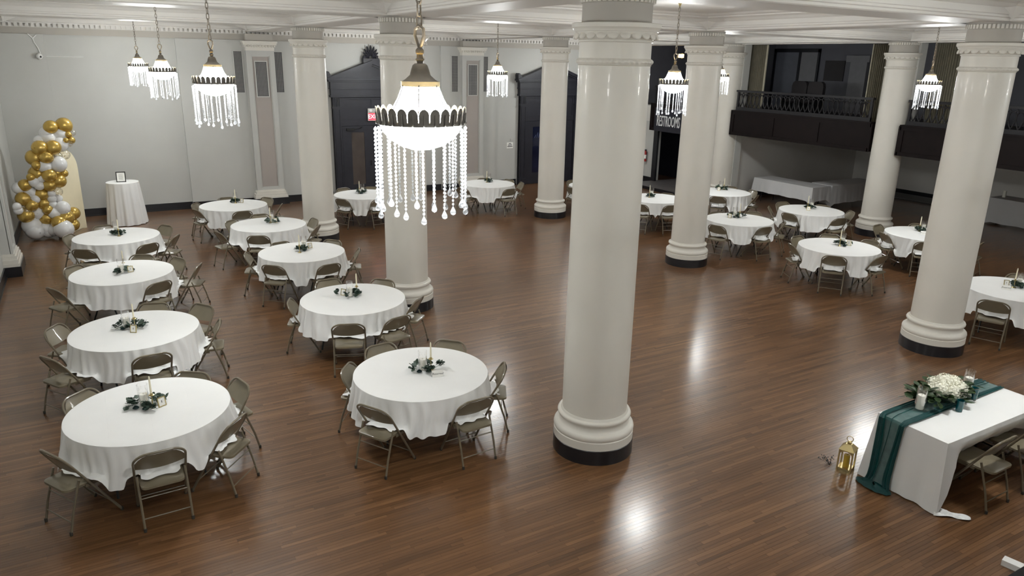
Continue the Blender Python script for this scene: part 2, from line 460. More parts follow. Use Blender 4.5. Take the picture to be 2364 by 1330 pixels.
for i in range(len(XS) - 1):
    for j in range(len(YS) - 1):
        xa, xb, yc, yd = XS[i] + 0.39, XS[i + 1] - 0.39, YS[j] + 0.39, YS[j + 1] - 0.39
        for (cx, sx) in ((xa, 1), (xb, -1)):
            for (cy, sy) in ((yc, 1), (yd, -1)):
                A = (cx, cy, SOF + 0.03); B = (cx + sx * 0.07, cy + sy * 0.07, SOF + 0.24)
                C1 = (cx + sx * 0.5, cy, SOF + 0.24); C2 = (cx, cy + sy * 0.5, SOF + 0.24); U = (cx, cy, SOF + 0.24)
                m.add([A, B, C1, C2, U], [(0, 1, 2), (0, 3, 1), (1, 3, 4, 2)])
m.build('corner_pendentives', 'ceiling_paint', ce, smooth=0)

# ------------------------------------------------------------------ columns
def column_parts():
    d = {}
    d['plinth'] = (MB().lathe([(0.452, 0), (0.452, 0.165), (0.445, 0.172)], 48).mesh('plinth', 'black_paint'))
    d['base'] = MB().lathe([(0.449, 0.172), (0.449, 0.262), (0.44, 0.268), (0.449, 0.285), (0.452, 0.305), (0.446, 0.328), (0.43, 0.345), (0.40, 0.352), (0.39, 0.37), (0.384, 0.395), (0.388, 0.42), (0.398, 0.43), (0.41, 0.445), (0.412, 0.46), (0.405, 0.475), (0.392, 0.482), (0.378, 0.485), (0.366, 0.51)], 56).mesh('base', 'column_paint', 50)
    prof = [(0.362 - 0.012 * (max(0, k / 12 - 0.3) / 0.7), 0.5 + 3.68 * k / 12) for k in range(13)]
    d['shaft'] = MB().lathe(prof, 56).mesh('shaft', 'column_paint')
    d['rope_ring'] = MB().lathe([(0.35, 4.175), (0.362, 4.18)] + [(0.352 + 0.02 * math.sin(PI * k / 8), 4.185 + 0.055 * k / 8) for k in range(9)] + [(0.35, 4.244)], 160, fn=lambda r, z, a: r + (0.006 * math.sin(40 * a + (z - 4.185) / 0.055 * 5) if 0.355 < r and 4.186 < z < 4.239 else 0)).mesh('rope_ring', 'column_paint', 60)
    d['neck'] = MB().lathe([(0.349, 4.2), (0.349, 4.385), (0.362, 4.392), (0.364, 4.40), (0.358, 4.41), (0.352, 4.415)], 56).mesh('neck', 'column_paint', 45)
    d['capital'] = MB().lathe([(0.352, 4.41), (0.366, 4.418), (0.388, 4.445), (0.397, 4.475), (0.40, 4.482), (0.408, 4.485), (0.412, 4.5), (0.425, 4.515), (0.43, 4.52), (0.43, 4.555), (0.424, 4.56), (0.3, 4.562)], 56).mesh('capital', 'column_paint', 35)
    d['block'] = MB().lathe([(0.336, 4.55), (0.336, 4.735), (0.345, 4.74), (0.345, 4.80), (0.36, 4.805), (0.36, SOF + 0.01)], 56).mesh('block', 'plaster_band', 35)
    return d
CP = column_parts()
egg_me = MB().sphere((0, 0, 0), 0.056, 10, 8, sc=(0.36, 0.92, 0.74)).mesh('egg', 'column_paint')
den_me = MB().box(0.338, 0.362, -0.016, 0.016, 4.742, 4.80).mesh('dentil', 'column_paint', 0)
def egg_M(k, n): return T(0, 0, 0, 2 * PI * k / n) @ T(0.386, 0, 4.449) @ Matrix.Rotation(-0.5, 4, 'Y')
eggs_joined = MB()
for k in range(22): eggs_joined.sphere((0, 0, 0), 0.056, 6, 5, egg_M(k, 22), sc=(0.36, 0.92, 0.74))
eggs_joined = eggs_joined.mesh('egg_band', 'column_paint')
dj = MB()
for k in range(44): dj.box(0.338, 0.362, -0.016, 0.016, 4.742, 4.80, T(0, 0, 0, 2 * PI * k / 44))
dj = dj.mesh('dentil_band', 'column_paint', 0)
def column(x, y, label, near):
    c = thing('column', label, 'column', (x, y, 0), 0, 'round white columns of the hall')
    for n in ('plinth', 'base', 'shaft', 'rope_ring', 'neck', 'capital', 'block'): inst(n, CP[n], c)
    if near:
        for k in range(22):
            o = inst('egg', egg_me, c); o.matrix_local = egg_M(k, 22)
        for k in range(44): inst('dentil', den_me, c, (0, 0, 0), 2 * PI * k / 44)
    else:
        inst('egg_band', eggs_joined, c); tag(inst('dentil_band', dj, c), kind='stuff')
    return c
column(GX[0], GY[0], 'white round column standing between the reserved-card table and the head table', True)
column(GX[0], GY[1], 'white round column behind the fourth table of the inner left row', False)
column(GX[0], GY[2], 'white round column beside the second table of the inner left row', False)
column(GX[1], GY[0], 'white round column leaning over the view of the reserved table near the head table', True)['label'] = 'white round column between the last inner right table and the head table'
column(GX[1], GY[1], 'white round column beside the inner right row below the restrooms chandelier', False)
column(GX[1], GY[2], 'white round column standing before the far door without an exit sign', False)
column(GX[2], GY[1], 'white round column between the two balcony fronts beside balcony-side table', False)
column(GX[2], GY[2], 'white round column at the restrooms end of the long balcony front', False)
column(GX[2], GY[0], 'white round column at the far right end of the second balcony front', False)

# ------------------------------------------------------------------ pilasters and wall grilles
def pilaster_mesh(parent):
    """pilaster in local coordinates: x along the wall, -y out of the wall, z up; face at y=-0.18"""
    b = MB()
    b.box(-0.47, 0.47, -0.27, 0, 0.2, 0.26); b.box(-0.45, 0.45, -0.25, 0, 0.26, 0.33); b.box(-0.42, 0.42, -0.235, 0, 0.33, 0.40); b.box(-0.40, 0.40, -0.21, 0, 0.40, 0.44)
    b.build('base', 'column_paint', parent, smooth=0)
    MB().box(-0.49, 0.49, -0.29, 0, 0, 0.2).build('plinth', 'black_paint', parent, smooth=0)
    MB().box(-0.385, 0.385, -0.15, 0, 0.44, 4.4).build('body', 'plaster', parent, smooth=0)
    f = MB()
    for (x0, x1, z0, z1) in ((-0.385, -0.25, 0.44, 4.33), (0.25, 0.385, 0.44, 4.33), (-0.25, 0.25, 0.44, 0.50), (-0.25, 0.25, 4.2, 4.33)): f.box(x0, x1, -0.19, -0.14, z0, z1)
    for (x0, x1, z0, z1) in ((-0.25, -0.225, 0.50, 4.2), (0.225, 0.25, 0.50, 4.2), (-0.225, 0.225, 0.50, 0.53), (-0.225, 0.225, 4.17, 4.2)): f.box(x0, x1, -0.175, -0.14, z0, z1)
    f.build('panel_frame', 'plaster', parent, smooth=0)
    MB().box(-0.225, 0.225, -0.156, -0.13, 0.53, 4.17).build('panel', 'plaster_panel', parent, smooth=0)
    c = MB(); c.box(-0.39, 0.39, -0.2, 0, 4.33, 4.42); c.box(-0.42, 0.42, -0.23, 0, 4.42, 4.48); c.box(-0.45, 0.45, -0.26, 0, 4.48, 4.53); c.box(-0.47, 0.47, -0.28, 0, 4.53, 4.58)
    for k in range(11): c.sphere((-0.385 + 0.077 * k, -0.23, 4.45), 0.032, 6, 5)
    c.build('capital', 'column_paint', parent)
    MB().box(-0.37, 0.37, -0.2, 0, 4.58, 4.77).build('block', 'plaster_band', parent, smooth=0)
p1 = thing('pilaster', 'white panelled wall pilaster with grilles, left of the exit-sign door', 'pilaster', (GX[0] - 0.06, YF - 0.09, 0), 0, 'panelled pilasters')
p2 = thing('pilaster', 'white panelled wall pilaster with grilles between the two pedimented doors', 'pilaster', (GX[1] + 0.02, YF - 0.09, 0), 0, 'panelled pilasters')
p3 = thing('pilaster', 'white panelled pilaster on the left wall near the balloon garland', 'pilaster', (XL, GY[2] - 0.1, 0), PI / 2, 'panelled pilasters')
for p in (p1, p2, p3): pilaster_mesh(p)
def grille(x0, x1, z0, z1, y, label):
    g = thing('vent_grille', label, 'grille', ((x0 + x1) / 2, y, z0), 0, 'wall vent grilles')
    w = (x1 - x0) / 2; hh = z1 - z0
    MB().box(-w, w, -0.008, 0, 0, hh).build('backing', 'grille_dark', g, smooth=0)
    f = MB()
    for (a, b, c, d) in ((-w - 0.03, -w, -0.03, hh + 0.03), (w, w + 0.03, -0.03, hh + 0.03), (-w, w, -0.03, 0), (-w, w, hh, hh + 0.03)): f.box(a, b, -0.02, 0, c, d)
    f.build('frame', 'plaster', g, smooth=0)
    q = MB(); n = int(2 * w / 0.035)
    for k in range(1, n): q.box(-w + 2 * w * k / n - 0.004, -w + 2 * w * k / n + 0.004, -0.014, -0.008, 0, hh)
    n = int(hh / 0.035)
    for k in range(1, n): q.box(-w, w, -0.014, -0.008, hh * k / n - 0.004, hh * k / n + 0.004)
    tag(q.build('lattice', 'grille_bar', g, smooth=0), kind='stuff')
for cx, nm in ((GX[0] - 0.06, 'pilaster left of the exit-sign door'), (GX[1] + 0.02, 'pilaster between the doors')):
    grille(cx - 0.68, cx - 0.47, 3.2, 4.3, YF - 0.091, 'tall narrow grille on the left-wall side of the ' + nm)
    grille(cx + 0.42, cx + 0.63, 3.2, 4.3, YF - 0.091, 'tall narrow grille on the balcony side of the ' + nm)
    grille(cx - 0.15, cx + 0.15, 3.1, 4.03, YF - 0.247, 'grille set inside the panel of the ' + nm)

# ------------------------------------------------------------------ pedimented doors
def pediment_door(cx, label, idx):
    d = thing('pedimented_door', label, 'door', (cx, YF - 0.003, 0), 0, 'dark pedimented doorways')
    hw = 1.3
    MB().box(-hw + 0.06, hw - 0.06, -0.10, 0.0, 0, 3.05).build('surround', 'black_wood', d, smooth=0)
    for s in (-1, 1):
        j = MB().box(s * 1.12 - 0.12, s * 1.12 + 0.12, -0.16, -0.05, 0, 3.05)
        j.box(s * 1.12 - 0.14, s * 1.12 + 0.14, -0.18, -0.05, 0, 0.22); j.box(s * 1.12 - 0.14, s * 1.12 + 0.14, -0.18, -0.05, 2.72, 2.78)
        for k in range(5): j.box(s * 1.12 - 0.10 + 0.044 * k, s * 1.12 - 0.078 + 0.044 * k, -0.175, -0.05, 2.78, 3.03)
        for q in (-0.08, 0.08): j.box(s * 1.12 + q - 0.012, s * 1.12 + q + 0.012, -0.172, -0.05, 0.25, 2.68)
        j.build('jamb', 'black_wood', d, smooth=0)
    e = MB(); e.box(-hw, hw, -0.19, 0, 3.05, 3.11); e.box(-hw + 0.02, hw - 0.02, -0.17, 0, 3.11, 3.28); e.box(-hw, hw, -0.2, 0, 3.28, 3.32); e.box(-hw + 0.01, hw - 0.01, -0.18, 0, 3.32, 3.5); e.box(-hw - 0.05, hw + 0.05, -0.24, 0, 3.5, 3.55); e.box(-hw - 0.1, hw + 0.1, -0.29, 0, 3.55, 3.60)
    e.build('entablature', 'black_wood', d, smooth=0)
    MB().prism([(-1.2, 3.6), (1.2, 3.6), (0, 4.03)], -0.15, 0).build('tympanum', 'black_wood', d, smooth=0)
    for s in (-1, 1):
        MB().prism([(s * 1.42, 3.60), (s * 1.15, 3.60), (0, 4.02), (0, 4.13)], -0.29, 0).prism([(s * 1.15, 3.60), (s * 1.0, 3.60), (0, 3.965), (0, 4.02)], -0.21, 0).build('raking_cornice', 'black_wood', d, smooth=0)
        MB().prism([(s * 1.40, 3.60), (s * 1.41, 3.74), (s * 1.38, 3.80), (s * 1.34, 3.79), (s * 1.29, 3.70), (s * 1.22, 3.66)], -0.26, -0.04).build('corner_acroterion', 'black_wood', d, smooth=0)
    a = MB().box(-0.26, 0.26, -0.24, -0.06, 4.05, 4.18)
    for k in range(9):
        t = (k - 4) * 0.33
        L_ = 0.36 - 0.014 * abs(k - 4) ** 1.6
        a.sphere((0, 0, 0), 1.0, 8, 6, T(math.sin(t) * 0.6 * L_, -0.15, 4.19 + math.cos(t) * 0.6 * L_, 0, 0, t) @ Matrix.Diagonal((0.034, 0.05, L_ * 0.45, 1)))
    for s in (-1, 1): a.sphere((s * 0.2, -0.15, 4.2), 0.07, 8, 6)
    a.build('palmette', 'black_wood', d)
    t = MB().box(-1.0, 1.0, -0.13, -0.05, 2.2, 2.3)
    for (x0, x1, z0, z1) in ((-1.0, 1.0, 2.98, 3.05), (-1.0, 1.0, 2.30, 2.37), (-1.0, -0.93, 2.37, 2.98), (0.93, 1.0, 2.37, 2.98), (-0.035, 0.035, 2.37, 2.98)): t.box(x0, x1, -0.125, -0.05, z0, z1)
    t.build('transom_panel', 'black_wood', d, smooth=0)
    for s in (-1, 1):
        lf = MB()
        for (x0, x1, z0, z1) in ((0.01, 0.29, 0.02, 2.19), (0.70, 0.985, 0.02, 2.19), (0.29, 0.70, 0.02, 0.4), (0.29, 0.70, 2.0, 2.19)):
            xa, xb = sorted((s * x0, s * x1)); lf.box(xa, xb, -0.12, -0.06, z0, z1)
        lo = lf.build('door_leaf', 'black_wood', d, smooth=0)
        xa, xb = sorted((s * 0.29, s * 0.70))
        MB().box(xa, xb, -0.105, -0.09, 0.4, 2.0).build('pane', 'dim_pane' if idx == 1 else 'blue_pane', lo, smooth=0)
        MB().tube([(s * 0.1, -0.12, 0.98), (s * 0.1, -0.17, 0.98), (s * 0.1, -0.17, 1.12), (s * 0.1, -0.12, 1.12)], 0.01, 6).build('handle', 'black_metal', lo)
    if idx == 1:
        MB().box(-0.85, -0.6, -0.17, -0.12, 2.06, 2.13).tube([(-0.62, -0.16, 2.1), (-0.48, -0.24, 2.12), (-0.36, -0.14, 2.16)], 0.01, 6).build('door_closer', 'black_metal', d)
    else:
        q = MB()
        for k, (x0, h0) in enumerate(((-0.62, 0.1), (-0.54, 0.18), (-0.46, 0.18), (-0.38, 0.16))):
            q.tube([(x0, -0.125, 1.62), (x0 + 0.02 + 0.015 * (k % 2), -0.125, 1.62 + h0 * 0.55), (x0 + 0.05, -0.125, 1.62 + h0)], 0.008, 5)
        q.build('window_decal', 'ghost_letter', d)
    return d
pediment_door(7.77, 'dark pedimented double door under the red exit sign, palmette on its peak', 1)
pediment_door(14.3, 'dark pedimented double door with blue-black panes nearer the restrooms', 2)
# exit sign with emergency lamps
es = thing('exit_sign', 'red lit exit sign with twin emergency lamps on dark door', 'exit sign', (7.77, YF - 0.135, 2.34), 0)
MB().box(-0.17, 0.17, -0.05, 0, 0, 0.25).build('housing', 'grey_plastic', es, smooth=0)
MB().box(-0.15, 0.15, -0.058, -0.05, 0.02, 0.23).build('face', 'red_lit', es, smooth=0)
o = inst('lettering', text_mesh('EXIT', 0.17, 'white_lit', 0.002), es, (0, -0.061, 0.125)); o.rotation_euler = (PI / 2, 0, 0)
MB().box(-0.17, 0.17, -0.07, 0, 0.25, 0.37).build('lamp_box', 'grey_plastic', es, smooth=0)
for s in (-1, 1): MB().lathe([(0.045, 0), (0.05, 0.02), (0.04, 0.035)], 14, T(s * 0.09, -0.07, 0.31, 0, PI / 2)).build('lamp_head', 'white_plastic', es)
ws = thing('wall_notice', 'small white printed notice beside the dark door without exit sign', 'notice', (12.75, YF, 1.28), 0)
MB().box(-0.12, 0.12, -0.01, 0, 0, 0.2).build('sheet', 'paper', ws, smooth=0)
q = MB()
for k, w in enumerate((0.05, 0.08, 0.1)): q.box(-w, w, -0.013, -0.01, 0.15 - 0.05 * k, 0.172 - 0.05 * k)
q.build('print', 'ink', ws, smooth=0)
MB().box(0.02, 0.12, -0.02, 0, 0.26, 0.33).build('switch_plate', 'grey_plastic', ws, smooth=0)
# security camera and conduit in the far left corner
scm = thing('security_camera', 'small white security camera with conduit high on the far wall', 'camera', (-0.74, YF - 0.09, 4.08), 0)
MB().sphere((0, -0.1, 0), 0.07, 14, 10).build('dome', 'white_plastic', scm)
MB().lathe([(0.08, 0), (0.08, 0.03), (0.06, 0.05)], 16, T(0, 0, 0, 0, PI / 2)).build('mount', 'grey_plastic', scm)
MB().sphere((0.03, -0.16, -0.01), 0.024, 8, 6).build('lens', 'black_metal', scm)
MB().tube([(0.03, -0.02, 0.06), (0.0, -0.02, 0.2), (-0.06, -0.02, 0.32), (-0.08, -0.02, 0.42), (-0.17, -0.02, 0.52)], 0.012, 6).tube([(-0.08, -0.02, 0.42), (0.0, -0.02, 0.5)], 0.012, 6).tube([(0.08, -0.02, 0), (0.14, 0.07, 0), (0.95, 0.07, 0)], 0.008, 5).build('conduit', 'white_plastic', scm)

# ------------------------------------------------------------------ balcony on the right
XFR = 17.48                                    # front plane of the balcony
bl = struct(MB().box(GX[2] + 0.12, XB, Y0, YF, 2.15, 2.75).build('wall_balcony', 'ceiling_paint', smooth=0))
bal_me = None
def baluster_mesh():
    b = MB(); w, h0 = 0.084, 0.37
    for s in (-1, 1):
        b.tube([(0.004 * s, s * w * (1.0 - ((k / 8 - 0.3) / 0.7) ** 2 if k > 2.4 else 1.0 - 0.55 * (1 - k / 2.4) ** 2), h0 * (1 - k / 8)) for k in range(9)], 0.0165, 6)
    b.tube([(0, w * math.cos(PI + PI * k / 6), h0 + 0.07 + 0.07 * math.sin(PI + PI * k / 6)) for k in range(7)], 0.014, 6)
    return b.mesh('baluster', 'iron')
bal_me = baluster_mesh()
def balcony_front(ya, yb, label, rows, zb=2.12):
    b = thing('balcony_front', label, 'balcony', (XFR, (ya + yb) / 2, 0), 0, 'dark balcony fronts')
    L_ = (yb - ya) / 2
    MB().box(0.02, 0.1, -L_, L_, zb, 2.84).build('fascia_board', 'brown_wood', b, smooth=0)
    for s in (-1, 1): MB().box(0, 0.32, s * L_ - 0.03, s * L_ + 0.03, zb, 2.84).build('end_board', 'brown_wood', b, smooth=0)
    MB().box(0.1, 0.34, -L_ + 0.03, L_ - 0.03, zb + 0.02, zb + 0.08).build('soffit', 'plaster', b, smooth=0)
    MB().box(0.1, 0.36, -L_ + 0.03, L_ - 0.03, 2.70, 2.76).build('deck', 'seat_dark', b, smooth=0)
    f = MB()
    f.box(0, 0.04, -L_, L_, zb, zb + 0.09); f.box(0, 0.04, -L_, L_, 2.74, 2.84); f.box(-0.03, 0.2, -L_, L_, 2.83, 2.87)
    for k in range(rows + 1):
        y = -L_ + 0.05 + (2 * L_ - 0.1) * k / rows; f.box(0.001, 0.04, y - 0.05, y + 0.05, zb + 0.09, 2.74)
    f.build('fascia_frame', 'brown_wood', b, smooth=0)
    MB().box(0.05, 0.13, -L_ + 0.1, L_ - 0.1, 2.87, 2.97).build('bottom_rail', 'iron', b, smooth=0)
    MB().box(0.03, 0.15, -L_ + 0.08, L_ - 0.08, 3.41, 3.47).build('handrail', 'iron', b, smooth=0)
    for s in (-1, 1): MB().box(0.06, 0.12, s * (L_ - 0.13) - 0.03, s * (L_ - 0.13) + 0.03, 2.9, 3.45).build('post', 'iron', b, smooth=0)
    n = int((2 * L_ - 0.3) / 0.156); p = (2 * L_ - 0.3) / n
    for k in range(n): inst('baluster', bal_me, b, (0.09, -L_ + 0.15 + p * (k + 0.5), 2.97))
    return b
balcony_front(GY[1] + 0.38, 16.70, 'long dark panelled balcony front with interlaced iron railing beside restrooms', 3)
balcony_front(GY[0] + 0.38, GY[1] - 0.41, 'dark panelled balcony front with iron railing, farther from the restrooms', 3)
rb = balcony_front(GY[2] + 0.42, 20.5, 'black balcony front bearing the white restrooms lettering', 2, 1.93)
sg = inst('sign_board', MB().box(-0.02, 0.01, -1.12, 1.25, 1.93, 2.72).mesh('sign_board', 'black_wood', 0), rb)
me = text_mesh('RESTROOMS', 0.42, 'letter_white', 0.006)
lx = [v.co.x for v in me.vertices]; ly = [v.co.y for v in me.vertices]
ca_, cb_ = onX((1516, 284), XFR - 0.03), onX((1570, 274), XFR - 0.03)
o = inst('lettering', me, sg, (-0.03, (ca_.y + cb_.y) / 2 - rb.location.y, 2.27)); o.rotation_euler = (PI / 2, 0, -PI / 2)
o.scale = ((ca_.y - cb_.y) / (max(lx) - min(lx)), 0.36 / (max(ly) - min(ly)), 1)
# room up on the balcony, its dimness put into the wall, trim and door colours
up = struct(MB().box(21.9, 22.1, Y0, YF, 2.75, CEIL).build('wall_upper', 'shaded_wall', smooth=0))
MB().box(GX[2] + 0.4, 22.0, Y0, YF, CEIL - 0.1, CEIL + 0.1).build('ceiling_upper', 'shaded_wall', smooth=0)
MB().box(GX[2] + 0.4, 22.0, YF, YF + 0.2, 2.7, CEIL).build('wall_upper_end', 'shaded_wall', smooth=0)
MB().box(GX[2] + 0.5, 21.9, Y0, YF, 2.75, 2.76).build('floor_upper', 'seat_dark', smooth=0)
MB().box(18.8, 21.9, 19.15, 19.3, 2.75, CEIL).build('wall_partition', 'shaded_wall', smooth=0)
for n_ in ('ceiling_upper', 'wall_upper_end', 'floor_upper', 'wall_partition'): struct(bpy.data.objects[n_])
ud = thing('upper_door', 'white double door greyed for shade with black frame on the balcony', 'door', (21.9, 18.2, 2.76), 0)
for (y0, y1, z0, z1) in ((-1.0, -0.93, 0, 2.0), (0.83, 0.92, 0, 2.0), (-1.0, 0.92, 1.9, 2.02), (-0.25, -0.15, 0, 1.92)): MB().box(-0.07, 0, y0, y1, z0, z1).build('frame_bar', 'dark_navy', ud, smooth=0)
MB().box(-0.05, 0, -0.15, 0.83, 0, 1.9).build('door_leaf', 'shaded_door', ud, smooth=0)
MB().box(-0.05, 0, -0.93, -0.25, 0.95, 1.9).build('blind', 'shaded_trim', ud, smooth=0)
MB().box(-0.03, 0, -0.93, -0.25, 0, 0.95).build('lower_pane', 'dark_navy', ud, smooth=0)
MB().box(21.86, 21.9, 16.2, 16.95, 3.75, 4.4).build('dark_picture', 'seat_dark', smooth=0)
tag(bpy.data.objects['dark_picture'], 'dark square board hung on the grey balcony room wall', 'board')
pu = thing('upper_pilaster', 'white pilaster greyed for shade on the balcony room wall', 'pilaster', (21.895, 15.6, 2.76), 0)
MB().box(-0.16, 0, -0.3, 0.3, 0, 1.6).build('body', 'shaded_trim', pu, smooth=0); MB().box(-0.24, 0, -0.42, 0.42, 1.6, 1.8).build('capital', 'shaded_trim', pu, smooth=0)
for k, y in enumerate((15.95, 15.35)):
    s_ = thing('theatre_seat', 'dark upholstered theatre seat behind the balcony railing, ' + ('nearer the pale door' if k == 0 else 'nearer the grey pilaster'), 'seat', (19.3, y, 2.76), 0, 'theatre seats on the balcony')
    MB().prism([(-0.27, 0.42), (0.27, 0.42), (0.28, 0.85), (0.25, 0.95), (0.18, 1.0), (-0.18, 1.0), (-0.25, 0.95), (-0.28, 0.85)], 0.2, 0.32, plane='yz').build('backrest', 'seat_dark', s_, smooth=0)
    MB().sphere((0, 0, 0.42), 0.3, 14, 8, sc=(0.9, 0.9, 0.3)).build('cushion', 'seat_dark', s_)
    for q in (-0.28, 0.28): MB().box(-0.2, 0.3, q - 0.02, q + 0.02, 0, 0.55).build('armrest', 'black_metal', s_, smooth=0)
def curtain(ya, yb, label, edge):
    c = thing('curtain', label, 'curtain', (18.3, (ya + yb) / 2, 2.77), 0, 'olive grey balcony curtains')
    w = (yb - ya) / 2; n = int(2 * w / 0.055)
    MB().grid(lambda u, v: (0.05 * math.sin(2 * PI * u * n) + 0.015 * math.sin(9 * u), -w + 2 * w * u, 2.03 * v), n * 6, 2).build('drape', 'curtain', c)
    MB().box(-0.02, 0.02, edge * w - 0.02, edge * w + 0.02, 0, 2.03).build('leading_edge', 'curtain_edge', c, smooth=0)
curtain(16.3, 16.95, 'olive pleated curtain at the restrooms end of the long balcony opening', -1)
curtain(12.0, 12.75, 'olive pleated curtain beside the column between the balcony fronts', 1)
curtain(10.25, 11.05, 'olive pleated curtain behind the hanging chandelier, second balcony opening', -1)
# restrooms passage below
wp = struct(MB().box(19.5, 19.6, GY[2] + 0.12, YF, 0, 2.15).build('wall_passage', 'black_wood', smooth=0))
MB().box(19.44, 19.5, 18.2, 20.1, 0.25, 2.0).build('white_panel', 'plaster', wp, smooth=0)
st = struct(MB().box(16.75, 19.5, GY[2] + 0.45, 20.5, 0.0, 0.1).build('trim_3', 'grey_floor', smooth=0))
MB().box(16.72, 16.76, GY[2] + 0.45, 20.5, 0, 0.1).build('riser', 'black_paint', st, smooth=0)
MB().box(GX[2] + 0.02, GX[2] + 0.1, 20.35, 20.56, 0, 2.0).build('opening_jamb', 'black_paint', wp, smooth=0)
fe = thing('fire_extinguisher', 'small red fire extinguisher on the white wall by restrooms', 'extinguisher', (GX[2] + 0.01, 20.95, 0.75), 0)
MB().lathe([(0.06, 0), (0.065, 0.02), (0.065, 0.32), (0.04, 0.37), (0.02, 0.39)], 16).build('cylinder', 'red_paint', fe)
MB().lathe([(0.068, 0.1), (0.068, 0.24)], 16).build('label_band', 'paper', fe)
MB().box(-0.02, 0.02, -0.06, 0.03, 0.39, 0.43).tube([(0, -0.03, 0.4), (0, -0.1, 0.34), (0, -0.08, 0.1)], 0.01, 6).build('nozzle', 'black_metal', fe)
wlm = thing('wall_lamp', 'small warm lit wall lamp above the restrooms balcony', 'lamp', onX((1572, 129), 18.6), 0)
MB().box(-0.03, 0.05, -0.1, 0.1, -0.06, 0.06).build('shade', 'lamp_warm', wlm, smooth=0)
MB().box(0.05, 0.1, -0.04, 0.04, -0.09, 0.09).build('bracket', 'gold', wlm, smooth=0)
# handrail of the balcony the view is taken from
nr = thing('near_handrail', 'dark handrail of the balcony above the white wooden stand', 'handrail', (8, 0.16, 2.65), 0)
MB().box(-9.6, 9.6, -0.06, 0.13, 0.99, 1.05).build('rail', 'iron', nr, smooth=0)
MB().box(-9.6, 9.6, -0.03, 0.05, 0.0, 0.1).build('bottom_rail', 'iron', nr, smooth=0)
for k in range(9): MB().box(-9.5 + 2.375 * k - 0.03, -9.5 + 2.375 * k + 0.03, -0.03, 0.03, 0.1, 0.99).build('post', 'iron', nr, smooth=0)
struct(MB().box(XL, XFR + 0.08, Y0, 0.3, 2.1, 2.65).build('floor_near_balcony', 'plaster', smooth=0))

# ------------------------------------------------------------------ chandeliers
def petal_poly(): return [(-0.0255, -0.022), (0.0255, -0.022), (0.0246, -0.012), (0.0246, 0.026), (0.020, 0.041), (0.010, 0.051), (0, 0.054), (-0.010, 0.051), (-0.020, 0.041), (-0.0246, 0.026), (-0.0246, -0.012)]
NP = 26
def petal_M(k): return T(0, 0, 0, 2 * PI * k / NP) @ T(0, -0.213, 0.004) @ Matrix.Rotation(0.14, 4, 'X')
CH = {}
CH['petal'] = MB().prism(petal_poly(), -0.0015, 0.0015).mesh('scallop', 'silvered', 0)
b = MB()
for k in range(NP): b.prism(petal_poly(), -0.0015, 0.0015, petal_M(k))
CH['petals'] = b.mesh('scalloped_band', 'silvered', 0)
b = MB().lathe([(0.2085, -0.02), (0.2092, -0.005)], 52, cap=False)
for k in range(NP): b.prism([(x * 0.93, z * 0.95) for x, z in petal_poly()], 0.002, 0.0032, petal_M(k))
CH['lining'] = b.mesh('gilt_lining', 'gilt', 0)
b = MB()
for k in range(NP):
    a = 2 * PI * (k + 0.5) / NP; b.sphere((0.219 * math.cos(a), 0.219 * math.sin(a), -0.018), 0.006, 6, 4); b.tube([(0.2165 * math.cos(a), 0.2165 * math.sin(a), -0.016), (0.221 * math.cos(a), 0.221 * math.sin(a), 0.03)], 0.003, 5)
CH['band'] = b.lathe([(0.208, -0.026), (0.2145, -0.026), (0.2145, -0.018), (0.208, -0.018)], 52, cap=False).mesh('rim_band', 'silvered')
CH['bowl'] = MB().lathe([(0.001, -0.152), (0.05, -0.148), (0.10, -0.132), (0.15, -0.102), (0.185, -0.065), (0.203, -0.028), (0.205, -0.015)], 40, cap=False).mesh('bowl', 'lit_glass')
CH['shade'] = MB().lathe([(0.198, -0.004), (0.165, 0.02), (0.135, 0.055), (0.112, 0.095), (0.096, 0.135), (0.088, 0.158)], 40, cap=False).mesh('shade', 'lit_glass')
b = MB()
for k in range(6):
    a = 2 * PI * k / 6 + 0.3; b.tube([(r * math.cos(a), r * math.sin(a), z) for r, z in ((0.2, -0.002), (0.168, 0.02), (0.138, 0.056), (0.115, 0.096), (0.099, 0.136), (0.091, 0.16))], 0.0034, 5)
CH['ribs'] = b.lathe([(0.199, -0.004), (0.203, -0.002), (0.199, 0.0)], 40, cap=False).mesh('ribs', 'iron')
CH['ring'] = MB().lathe([(0.086, 0.152), (0.094, 0.152), (0.094, 0.176), (0.086, 0.176)], 40).mesh('ring', 'pale_brass')
CH['cap'] = MB().lathe([(0.09, 0.174), (0.072, 0.185), (0.05, 0.205), (0.043, 0.23), (0.036, 0.25), (0.026, 0.258), (0.014, 0.26), (0.016, 0.27), (0.022, 0.276), (0.016, 0.284), (0.014, 0.3), (0.02, 0.306), (0.02, 0.32), (0.012, 0.33)], 28).mesh('cap', 'bronze')
CH['hook'] = MB().tube([(0.0, 0, 0.325), (0.014, 0, 0.345), (0.034, 0, 0.385), (0.03, 0, 0.415), (0, 0, 0.43), (-0.03, 0, 0.415), (-0.034, 0, 0.385), (-0.014, 0, 0.345)], 0.008, 8, closed=True).mesh('hook', 'bronze')
CH['link'] = MB().tube([(0.013, 0, -0.018), (0.013, 0, 0.018), (0.007, 0, 0.032), (-0.007, 0, 0.032), (-0.013, 0, 0.018), (-0.013, 0, -0.018), (-0.007, 0, -0.032), (0.007, 0, -0.032)], 0.0045, 6, closed=True).mesh('chain_link', 'bronze')
CH['canopy'] = MB().lathe([(0.014, 0), (0.02, 0.03), (0.045, 0.08), (0.055, 0.11)], 20).mesh('canopy', 'gold')
def strand(n, rb):
    s_ = MB()
    for k in range(n):
        s_.sphere((0, 0, -0.0185 * (k + 0.5)), rb, 6, 4)
    return s_.tube([(0, 0, 0), (0, 0, -0.0185 * n)], 0.0015, 4)
SN = (18, 20, 22)
